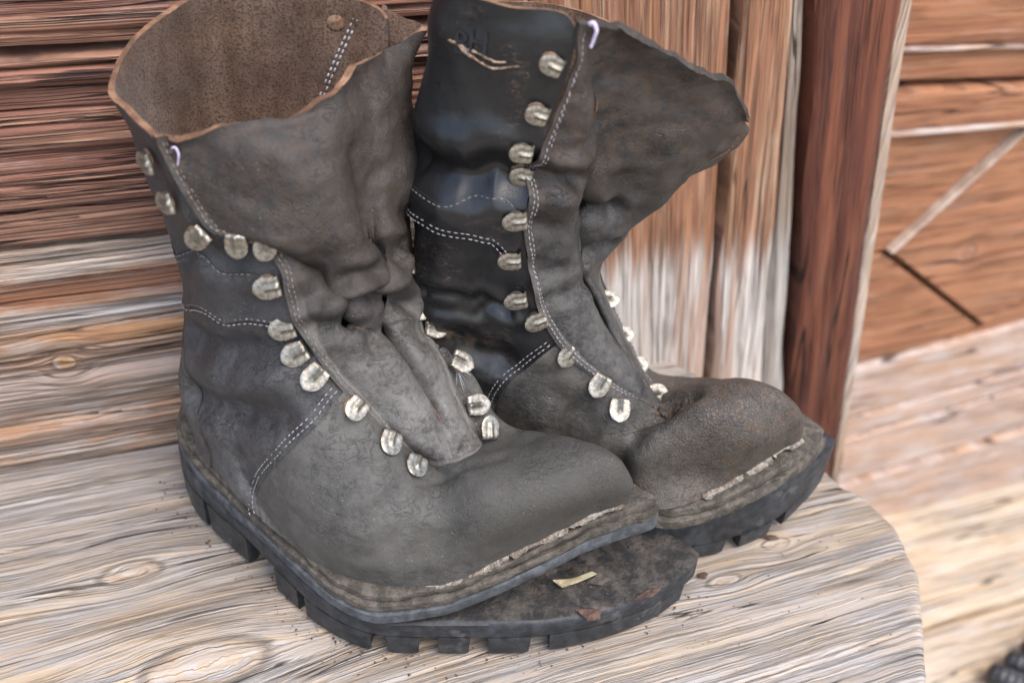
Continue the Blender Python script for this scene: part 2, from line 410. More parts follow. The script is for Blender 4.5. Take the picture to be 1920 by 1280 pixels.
def leather(name, black, dust, brown, dust_amt, brown_amt, rough=0.52, grain=0.5, crackle=0.0, spec=0.45, speck=0.5, zfade=None, film=0.22, toe=None):
    n = NT(name)
    p = n.co
    big = n.noise(p, 26, 4, 0.6)
    mid = n.noise(p, 90, 4, 0.65)
    fine = n.noise(p, 900, 2, 0.6)
    pores = n.voro(p, 1500)
    dm = n.add(n.mul(big, 0.30), n.add(n.mul(mid, 0.38), n.mul(n.noise(p, 380, 3, 0.7), 0.32)))
    da = dust_amt
    mask = n.step(dm, 0.56 - 0.36 * da, 0.86 - 0.36 * da)
    if zfade:                       # dust lies thick on the foot and thin on the upper leg
        z = n.sep(p)[2]
        zz = n.add(z, n.mul(n.sub(big, 0.5), 0.05))
        mask = n.mul(mask, n.add(zfade[2], n.mul(1.0 - zfade[2], n.sub(1.0, n.step(zz, zfade[0], zfade[1])))))
    col = n.mix(mask, black, dust)
    if toe:                         # the stiffened toe has lost its dust and keeps an oily olive tone
        col = n.mix(n.mul(n.attr("crackle"), n.add(0.55, n.mul(mid, 0.5))), col, toe)
    bn = n.noise(n.comb(*[n.mul(q, k) for q, k in zip(n.sep(p), (1.0, 1.0, 0.6))]), 38, 5, 0.7)
    bm = n.step(bn, 0.62 - 0.24 * brown_amt, 0.86 - 0.20 * brown_amt)
    wear = n.attr("wear")
    bm = n.math('MAXIMUM', n.mul(bm, 0.75), n.mul(wear, n.step(n.noise(p, 140, 4, 0.7), 0.36, 0.62)))
    col = n.mix(bm, col, brown)
    col = n.mix(n.mul(n.step(fine, 0.45, 0.75), film), col, dust)
    # bits of grit and fluff
    sp = n.sub(1.0, n.step(n.voro(p, 330), 0.05, 0.12))
    gate = n.step(n.noise(p, 60, 2), 0.62 - 0.14 * speck, 0.70)
    col = n.mix(n.mul(n.mul(sp, gate), 0.7), col, (0.42, 0.40, 0.36))
    scr = n.noise(n.comb(*[n.mul(q, k) for q, k in zip(n.sep(p), (60, 210, 300))]), 1, 3, 0.6, 0.6)
    scm = n.mul(n.sub(1.0, n.step(n.math('ABSOLUTE', n.sub(scr, 0.5)), 0.004, 0.012)), n.step(n.noise(p, 30, 2), 0.55, 0.65))
    col = n.mix(n.mul(scm, 0.5), col, brown)
    h = n.add(n.mul(fine, 0.35), n.add(n.mul(pores, 0.4), n.mul(mid, 0.9)))
    if crackle:
        wv = n.noise(p, 150, 3, 0.6, 0.0, True)
        pv = n.t.nodes.new("ShaderNodeVectorMath"); pv.operation = 'MULTIPLY_ADD'
        n.put(pv.inputs[0], wv); pv.inputs[1].default_value = (0.009, 0.009, 0.009); n.put(pv.inputs[2], p)
        ce = n.voro(pv.outputs[0], 400, 'DISTANCE_TO_EDGE')
        ck = n.sub(1.0, n.step(ce, 0.02, 0.16))
        gate2 = n.mul(n.attr("crackle"), n.step(n.noise(p, 55, 3), 0.30, 0.50))
        h = n.sub(h, n.mul(n.mul(ck, gate2), 3.2 * crackle))
        col = n.mix(n.mul(n.mul(n.step(ce, 0.10, 0.35), gate2), 0.30), col, brown)
    wr = n.noise(n.comb(*[n.mul(q, k) for q, k in zip(n.sep(p), (95, 95, 170))]), 1, 4, 0.6, 0.7)
    wl_ = n.mul(n.sub(1.0, n.step(n.math('ABSOLUTE', n.sub(wr, 0.5)), 0.0, 0.035)), n.step(n.noise(p, 34, 2), 0.46, 0.60))
    h = n.sub(h, n.mul(wl_, 0.9))
    col = n.mix(n.mul(wl_, 0.30), col, (black[0] * 0.6, black[1] * 0.6, black[2] * 0.6))
    nrm = n.bump(h, grain, 0.0012)
    ro = n.add(rough, n.mul(n.sub(mask, 0.4), 0.22))
    return n.done(col, ro, nrm, spec=spec)

M_QUARTER_GREY = leather("dusty_black_leather", (0.022, 0.022, 0.0245), (0.100, 0.099, 0.096), (0.080, 0.054, 0.037), 0.62, 0.06, 0.54, speck=1.0, zfade=(0.07, 0.17, 0.36), spec=0.35)
M_VAMP_GREY = leather("dusty_grey_leather", (0.040, 0.039, 0.036), (0.092, 0.089, 0.081), (0.085, 0.066, 0.048), 0.70, 0.10, 0.56, crackle=0.12, spec=0.35, speck=1.0, toe=(0.034, 0.033, 0.028))
M_GUSSET_GREY = leather("worn_soft_brown_leather", (0.024, 0.021, 0.019), (0.160, 0.153, 0.144), (0.052, 0.039, 0.031), 0.74, 0.16, 0.62, zfade=(0.125, 0.195, 0.10), film=0.12, spec=0.3, toe=(0.135, 0.124, 0.112))
M_QUARTER_BLACK = leather("smooth_black_leather", (0.0085, 0.0088, 0.0098), (0.088, 0.086, 0.084), (0.150, 0.105, 0.075), 0.62, -0.5, 0.36, grain=0.08, spec=0.5, speck=0.25, zfade=(0.08, 0.14, 0.06), film=0.03)
M_VAMP_CRACKED = leather("cracked_brown_leather", (0.030, 0.028, 0.025), (0.080, 0.074, 0.066), (0.115, 0.076, 0.048), 0.55, 0.22, 0.48, grain=0.5, crackle=0.6, spec=0.4)
M_GUSSET_BLACK = leather("worn_charcoal_leather", (0.020, 0.0195, 0.0195), (0.090, 0.087, 0.081), (0.060, 0.041, 0.029), 0.62, 0.14, 0.52, zfade=(0.16, 0.225, 0.22), film=0.12, spec=0.35, toe=(0.135, 0.124, 0.112))

def suede(name, a, b):
    n = NT(name)
    p = n.co
    f1 = n.noise(p, 760, 3, 0.75); f2 = n.noise(p, 34, 4, 0.6)
    st = n.noise(n.comb(*[n.mul(q, k) for q, k in zip(n.sep(p), (70, 70, 14))]), 1, 3, 0.6)
    col = n.mix(n.step(n.add(n.mul(f2, 0.5), n.mul(st, 0.5)), 0.36, 0.66), a, b)
    col = n.mix(n.mul(n.step(f1, 0.46, 0.62), 0.72), col, (a[0] * 0.35, a[1] * 0.35, a[2] * 0.35))
    return n.done(col, 0.95, n.bump(f1, 0.8, 0.0012), spec=0.12, sheen=0.15)
M_SUEDE = suede("brown_suede_lining", (0.085, 0.050, 0.033), (0.165, 0.110, 0.080))

def plain(name, a, b, rough, scale, bump=0.4, dist=0.0008, spec=0.4, metal=0.0, c=None):
    n = NT(name)
    f = n.noise(n.co, scale, 4, 0.65)
    col = n.mix(n.step(f, 0.38, 0.64), a, b)
    if c:
        col = n.mix(n.step(n.noise(n.co, scale * 0.35, 4, 0.7), 0.55, 0.68), col, c)
    return n.done(col, rough, n.bump(n.noise(n.co, scale * 4, 3, 0.6), bump, dist), metal=metal, spec=spec)
M_CUT = plain("tan_cut_leather", (0.115, 0.058, 0.032), (0.27, 0.155, 0.092), 0.85, 90, c=(0.085, 0.052, 0.034))
M_CUT_DARK = plain("dark_cut_leather", (0.024, 0.020, 0.017), (0.055, 0.044, 0.035), 0.75, 160)
M_WELT = plain("weathered_welt_leather", (0.050, 0.043, 0.034), (0.112, 0.098, 0.080), 0.8, 130, 0.8, 0.0015, c=(0.045, 0.036, 0.03))
M_FILL = plain("dried_pale_welt_filler", (0.19, 0.155, 0.12), (0.42, 0.38, 0.33), 0.85, 210, 1.0, 0.003, c=(0.17, 0.10, 0.06))
M_RUBBER = plain("black_rubber", (0.014, 0.016, 0.019), (0.034, 0.038, 0.043), 0.55, 120, 0.35, 0.0006, c=(0.075, 0.078, 0.080))
M_RUBBER_GREY = plain("scuffed_grey_rubber", (0.040, 0.045, 0.051), (0.085, 0.092, 0.100), 0.7, 150, 0.5, 0.0008, c=(0.03, 0.032, 0.035))
M_FLAP = plain("dusty_glue_faced_rubber", (0.020, 0.019, 0.018), (0.070, 0.061, 0.053), 0.85, 95, 0.9, 0.0018, c=(0.11, 0.095, 0.085))
M_METAL = plain("tarnished_nickel", (0.21, 0.195, 0.16), (0.42, 0.395, 0.34), 0.44, 260, 0.4, 0.0005, metal=0.85, c=(0.17, 0.095, 0.055))
M_RUST = plain("rusty_steel", (0.13, 0.062, 0.035), (0.26, 0.17, 0.11), 0.6, 260, 0.5, 0.0006, metal=0.4)
M_THREAD = plain("pale_waxed_thread", (0.18, 0.168, 0.172), (0.36, 0.34, 0.36), 0.8, 900, 0.2)
M_THREAD_DUST = plain("dusty_thread", (0.10, 0.092, 0.085), (0.22, 0.205, 0.19), 0.85, 500, 0.2)
M_THREAD_LILAC = plain("lilac_thread", (0.45, 0.38, 0.55), (0.62, 0.56, 0.68), 0.8, 700, 0.2)
M_MAT = plain("ribbed_black_rubber", (0.012, 0.013, 0.016), (0.05, 0.055, 0.06), 0.35, 70, 0.3, 0.001)
M_BEAD = plain("pale_bead_wood", (0.30, 0.22, 0.17), (0.44, 0.36, 0.30), 0.75, 60)
M_STRAW = plain("pale_straw", (0.26, 0.215, 0.125), (0.44, 0.40, 0.27), 0.7, 160)
M_BARK = plain("brown_bark", (0.07, 0.038, 0.028), (0.15, 0.095, 0.07), 0.8, 200, 0.8, 0.002)
M_DOWN = plain("white_down", (0.55, 0.57, 0.60), (0.75, 0.77, 0.80), 0.9, 300, 0.1)
M_SCRATCH = plain("bare_scratched_leather", (0.22, 0.13, 0.08), (0.50, 0.38, 0.28), 0.85, 420, 0.9, 0.001)
M_EMBOSS = plain("pressed_letter_leather", (0.014, 0.0145, 0.016), (0.024, 0.025, 0.027), 0.4, 300)
M_GROUND = plain("brown_earth", (0.16, 0.12, 0.08), (0.24, 0.19, 0.13), 0.9, 6, 0.5, 0.01)

# ------------------------------------------------------------------ setting
GND = -0.62
gm = mesh_data("ground", [(-60, -60, GND), (60, -60, GND), (60, 60, GND), (-60, 60, GND)], [(0, 1, 2, 3)], [M_GROUND])
tag(link("ground", gm), kind="structure")

DECK_Z = -0.385
deck = tag(empty("deck", (0, 0, DECK_Z)), kind="structure")
yy = 0.70
for i in range(9):
    w = (0.211, 0.158, 0.165, 0.16, 0.17, 0.16, 0.165, 0.16, 0.16)[i]
    y0 = yy - w
    me = box_mesh("plank", -0.9, 2.4, y0 + 0.0025, yy - 0.0025, -0.045 - 0.001 * (i % 2), 0.0 - 0.0012 * (i % 3), M_DECK, 40, 6, 1, 0.003,
                  lambda P, i=i: np.stack([0 * P[:, 0], 0.0012 * vnoise(P, 9, 5 + i), 0.0012 * vnoise(P, 7, 40 + i)], -1))
    link("plank", me, deck)
    yy = y0

# bench: one thick plank with a worn round end, on two legs
BY0, BY1 = 0.10, 0.551
def bench_right(y):
    ys = [0.10, 0.13, 0.17, 0.20, 0.236, 0.277, 0.305, 0.343, 0.376, 0.383, 0.42, 0.46, 0.50, 0.551]
    xs = [0.225, 0.275, 0.313, 0.335, 0.360, 0.389, 0.408, 0.4195, 0.4165, 0.408, 0.404, 0.396, 0.383, 0.355]
    return np.interp(y, ys, xs)
bench = empty("bench", (0, 0, 0), 0, "weathered grey wooden bench plank with rounded worn end, under both boots", "bench")
nx, ny = 300, 430
ty = np.linspace(0, 1, ny)
Yb = BY0 + (BY1 - BY0) * ty
tx = np.r_[np.linspace(0, 0.93, nx - 24), 0.93 + 0.07 * np.sin(np.linspace(0, math.pi / 2, 25)[1:])]
Xr = bench_right(Yb)
Xr = np.convolve(np.pad(Xr, 2, mode='edge'), np.ones(5) / 5, 'valid')
Xg = -0.62 + (Xr[None, :] + 0.62) * tx[:, None]
Yg = np.repeat(Yb[None, :], nx, 0)
dr = np.maximum(Xr[None, :] - Xg, 0)
RB = 0.010
rnd = np.where(dr < RB, RB - np.sqrt(np.maximum(RB ** 2 - (RB - dr) ** 2, 0)), 0)
dfy = np.minimum(Yg - BY0, 0.012)
rnd = rnd + (0.012 - np.sqrt(np.maximum(0.012 ** 2 - (0.012 - dfy) ** 2, 0)))
PB = np.stack([Xg, Yg, 0 * Xg], -1)
rel = 0.0007 * vnoise(PB * np.array([1.0, 26.0, 1.0]), 3.0, 3) + 0.0006 * vnoise(PB * np.array([2.0, 110.0, 1.0]), 1.6, 9)
rk = random.Random(21)
crk = np.zeros_like(Xg)
wob = 0.0040 * vnoise(np.stack([Xg * 9, Yg * 10, 0 * Xg], -1), 1.0, 77) + 0.0012 * vnoise(np.stack([Xg * 40, Yg * 20, 0 * Xg], -1), 1.0, 78)
for k in range(46):     # drying checks that follow the grain
    xc = rk.uniform(-0.16, 0.42); yc = rk.uniform(0.20, 0.545); ln = rk.uniform(0.02, 0.09); dp = rk.uniform(0.0010, 0.0028); wd = rk.uniform(0.0006, 0.0010)
    env = np.clip(1 - np.abs((Xg - xc) / ln) ** 2, 0, 1)
    crk += dp * env * np.exp(-((Yg + wob - yc - 0.05 * (Xg - xc)) / wd) ** 2)
PB[..., 2] = -rnd + rel - 0.0008 - np.minimum(crk, 0.004)
NB = np.zeros_like(PB); NB[..., 2] = 1
bt = sheet("bench_top", PB, NB, 0.046, [M_BENCH])
link("bench_top", bt, bench)
for x in (-0.42, 0.17):
    link("bench_leg", box_mesh("bench_leg", x - 0.03, x + 0.03, 0.16, 0.50, DECK_Z + 0.001, -0.047, M_BENCH, 2, 4, 6, 0.004), bench)

# log wall behind the boots
def log_jit(seed, amp=0.0028, belly=0.006, z0=0, z1=1, yf=0.553):
    def f(P):
        d = np.zeros_like(P)
        Q = P * np.array([1.6, 1.0, 75.0])
        r = vnoise(Q, 2.0, seed) * amp + vnoise(Q * np.array([1, 1, 3.2]), 2.4, seed + 5) * amp * 0.45
        t = (P[:, 2] - z0) / (z1 - z0) * 2 - 1
        front = np.clip(1 - (P[:, 1] - yf) / 0.03, 0, 1)
        rk = random.Random(seed * 7 + 1)
        ck = np.zeros(len(P))
        wb = 0.0022 * vnoise(np.stack([P[:, 0] * 8, P[:, 2] * 30, 0 * P[:, 0]], -1), 1.0, seed + 70) + 0.0008 * vnoise(np.stack([P[:, 0] * 50, P[:, 2] * 30, 0 * P[:, 0]], -1), 1.0, seed + 71)
        for _ in range(26 if amp > 0.002 else 2):
            xc = rk.uniform(-0.25, 0.2); zc = rk.uniform(z0, z1); ln = rk.uniform(0.04, 0.25); dp = rk.uniform(0.0015, 0.0055); wd = rk.uniform(0.0006, 0.0013)
            ck += dp * np.clip(1 - np.abs((P[:, 0] - xc) / ln) ** 2, 0, 1) * np.exp(-((P[:, 2] + wb - zc) / wd) ** 2)
        d[:, 1] = (r + belly * np.abs(t) ** 3 + np.minimum(ck, 0.007)) * front
        d[:, 2] = 0.0025 * vnoise(P * np.array([1, 0, 0.001]), 6.0, seed + 11) * np.abs(t)
        return d
    return f
wall = empty("log_wall", (0, 0, 0), 0, "weathered log wall of horizontal timbers behind the boots, left of the upright post", "wall")
for (z0, z1, mat, sd, amp, nz) in ((0.274, 0.47, M_LOG_DARK, 1, 0.0022, 230), (0.158, 0.2535, M_LOG_DARK, 2, 0.0022, 150), (-0.055, 0.1545, M_LOG_PALE, 3, 0.0032, 250),
                                   (-0.23, -0.058, M_LOG_PALE, 4, 0.003, 20), (-0.384, -0.233, M_LOG_PALE, 5, 0.003, 20)):
    me = box_mesh("log", -0.75, 0.236, 0.553, 0.64, z0, z1, mat, 70, 2, nz, 0.003, log_jit(sd, amp, 0.005, z0, z1))
    link("log", me, wall)
for (z0, z1, sd, y) in ((0.2552, 0.2605, 21, 0.550), (0.2615, 0.267, 22, 0.553)):
    link("batten", box_mesh("batten", -0.75, 0.236, y, 0.63, z0, z1, M_LOG_DARK, 60, 1, 3, 0.001, log_jit(sd, 0.0012, 0.001, z0, z1)), wall)

link("backing_board", box_mesh("backing_board", -0.745, 0.234, 0.606, 0.672, DECK_Z + 0.002, 0.465, M_LOG_DARK, 4, 1, 6), wall)

# upright timbers: x edges lean slightly (old hewn wood)
def upright(name, xa, ka, xb, kb, y0, y1, mat, parent, seed, nx=24, nz=60, amp=0.002, zt=0.50):
    def jit(P):
        t = (P[:, 0] + 0.0)
        x0 = xa + ka * (0.28 - P[:, 2]); x1 = xb + kb * (0.28 - P[:, 2])
        d = np.zeros_like(P)
        q = P.copy(); q[:, 0] = x0 + (x1 - x0) * t
        d[:, 0] = q[:, 0] - P[:, 0] + 0.0022 * vnoise(np.stack([q[:, 2] * 0 + round(seed), q[:, 2], t * 2], -1), 14, seed) * np.where((t < 0.02) | (t > 0.98), 1, 0.3)
        fr = np.clip(1 - (P[:, 1] - y0) / 0.02, 0, 1)
        d[:, 1] = fr * (amp * vnoise(q * np.array([60.0, 1.0, 2.0]), 1.4, seed + 3) + amp * vnoise(q * np.array([170.0, 1, 3]), 1.3, seed + 4) * 0.5 + 0.004 * np.abs(2 * t - 1) ** 6)
        return d
    me = box_mesh(name, 0, 1, y0, y1, DECK_Z + 0.001, zt, mat, nx, 2, nz, 0.0, jit)
    return link(name, me, parent)
post = empty("post", (0.33, 0.56, DECK_Z), 0, "upright weathered post, brown above and bleached white below, behind the right boot", "post")
post.location = (0, 0, 0)
upright("timber", 0.215, 0.12, 0.352, 0.122, 0.543, 0.66, M_POST, post, 31, 110)
upright("timber", 0.3565, 0.125, 0.391, 0.165, 0.539, 0.66, M_POST, post, 32, 40)
upright("timber", 0.3965, 0.172, 0.407, 0.20, 0.548, 0.66, M_POST_GREY, post, 33, 8)
board = empty("door_jamb", (0, 0, 0), 0, "dark red-brown upright board with a pale worn edge, between the post and the door", "door jamb")
upright("board", 0.409, 0.205, 0.474, 0.172, 0.538, 0.66, M_BOARD_RED, board, 34, 24)
upright("edge_strip", 0.475, 0.173, 0.488, 0.166, 0.543, 0.66, M_EDGE, board, 35, 6, 60, 0.001)

# panelled door wall, set back behind the jamb
def slab(name, cor, y0, y1, mat, parent, bev=0.0015, seed=0):
    """prism between y0 and y1 over the x,z corner list"""
    bm = bmesh.new()
    n = len(cor)
    f = [bm.verts.new((x, y0, z)) for x, z in cor]; b = [bm.verts.new((x, y1, z)) for x, z in cor]
    bm.faces.new(f); bm.faces.new(b[::-1])
    for i in range(n):
        bm.faces.new((f[i], f[(i + 1) % n], b[(i + 1) % n], b[i]))
    bmesh.ops.recalc_face_normals(bm, faces=bm.faces)
    bmesh.ops.bevel(bm, geom=[e for e in bm.edges if e.calc_face_angle(0) > 0.5], offset=bev, segments=2, affect='EDGES', profile=0.5)
    me = bpy.data.meshes.new(name); bm.to_mesh(me); bm.free()
    me.materials.append(mat)
    return link(name, me, parent)
door = empty("door", (0, 0, 0), 0, "orange-brown panelled wooden door with diagonal beading, right of the dark red jamb", "door")
XL, XR = 0.50, 1.30
slab("board", [(XL, 0.197), (XR, 0.160), (XR, 0.52), (XL, 0.52)], 0.658, 0.70, M_DOOR, door)
slab("batten", [(XL, 0.1935), (XR, 0.156), (XR, 0.1595), (XL, 0.1965)], 0.654, 0.70, M_SILL, door, 0.001)
slab("board", [(XL, 0.166), (XR, 0.126), (XR, 0.153), (XL, 0.190)], 0.662, 0.70, M_DOOR, door)
slab("board", [(XL, 0.123), (XR, 0.098), (XR, 0.119), (XL, 0.158)], 0.652, 0.70, M_DOOR, door)
slab("bead", [(XL, 0.1185), (XR, 0.092), (XR, 0.097), (XL, 0.1225)], 0.648, 0.70, M_SILL, door, 0.001)
# panel field pieces around the diamond
px, pz = 0.6496, -0.0125
slab("panel", [(XL, pz), (px - 0.003, pz), (0.764, 0.1085), (XL, 0.1165)], 0.662, 0.70, M_DOOR, door)
slab("panel", [(px + 0.002, pz), (0.8147, -0.130), (0.98, -0.013), (0.92, 0.102), (0.772, 0.107)], 0.660, 0.70, M_DOOR, door)
slab("panel", [(XL, -0.165), (0.745, -0.147), (0.808, -0.1325), (px - 0.004, pz - 0.004), (XL, pz - 0.004)], 0.663, 0.70, M_DOOR, door)
slab("panel", [(0.76, -0.150), (XR, -0.095), (XR, 0.09), (0.986, -0.016), (0.8147, -0.136)], 0.664, 0.70, M_DOOR, door)
slab("bead", [(px - 0.003, pz + 0.002), (px + 0.001, pz - 0.001), (0.7715, 0.1085), (0.7670, 0.1090)], 0.653, 0.69, M_BEAD, door, 0.0012)
slab("board", [(XL, -0.236), (XR, -0.170), (XR, -0.101), (XL, -0.170)], 0.656, 0.70, M_SILL, door)
slab("board", [(XL, -0.262), (XR, -0.196), (XR, -0.173), (XL, -0.2385)], 0.652, 0.70, M_SILL, door)
slab("board", [(XL, -0.330), (XR, -0.262), (XR, -0.1985), (XL, -0.2645)], 0.648, 0.70, M_SILL, door)
slab("threshold", [(XL, DECK_Z + 0.001), (XR, DECK_Z + 0.001), (XR, -0.2645), (XL, -0.333)], 0.640, 0.70, M_SILL, door)

link("back_panel", box_mesh("back_panel", XL + 0.002, XR - 0.003, 0.683, 0.722, DECK_Z + 0.002, 0.518, M_DOOR, 4, 1, 4), door)

# ribbed rubber mat on the deck
mat_root = empty("doormat", (0, 0, 0), 0, "black ribbed rubber mat lying on the deck at the lower right corner", "mat")
def roll_mesh():
    prof = []
    L = 0.30
    for i in range(141):
        t = i / 140
        y = -L * t
        r = 0.0125 * min(1.0, math.sqrt(max(0.0, 1 - (1 - min(1, t * L / 0.010)) ** 2)))
        r *= min(1.0, math.sqrt(max(0.0, 1 - (1 - min(1, (1 - t) * L / 0.010)) ** 2)))
        r *= 1 + 0.07 * math.sin(y * 2 * math.pi / 0.0075)
        prof.append((max(r, 0.0002), y))
    V, F = [], []
    K = 16
    for r, y in prof:
        for k in range(K):
            a = 2 * math.pi * k / K
            V.append((r * math.cos(a), y, 0.0125 + r * math.sin(a)))
    for i in range(len(prof) - 1):
        for k in range(K):
            F.append((i * K + k, i * K + (k + 1) % K, (i + 1) * K + (k + 1) % K, (i + 1) * K + k))
    return mesh_data("rubber_rib", V, F, [M_MAT])
rm = roll_mesh()
for i in range(9):
    o = link("rubber_rib", rm, mat_root, (0.709 + 0.0285 * i, 0.418 + 0.0075 * i, DECK_Z + 0.0005))
    o.rotation_euler = (0, 0, math.radians(38))

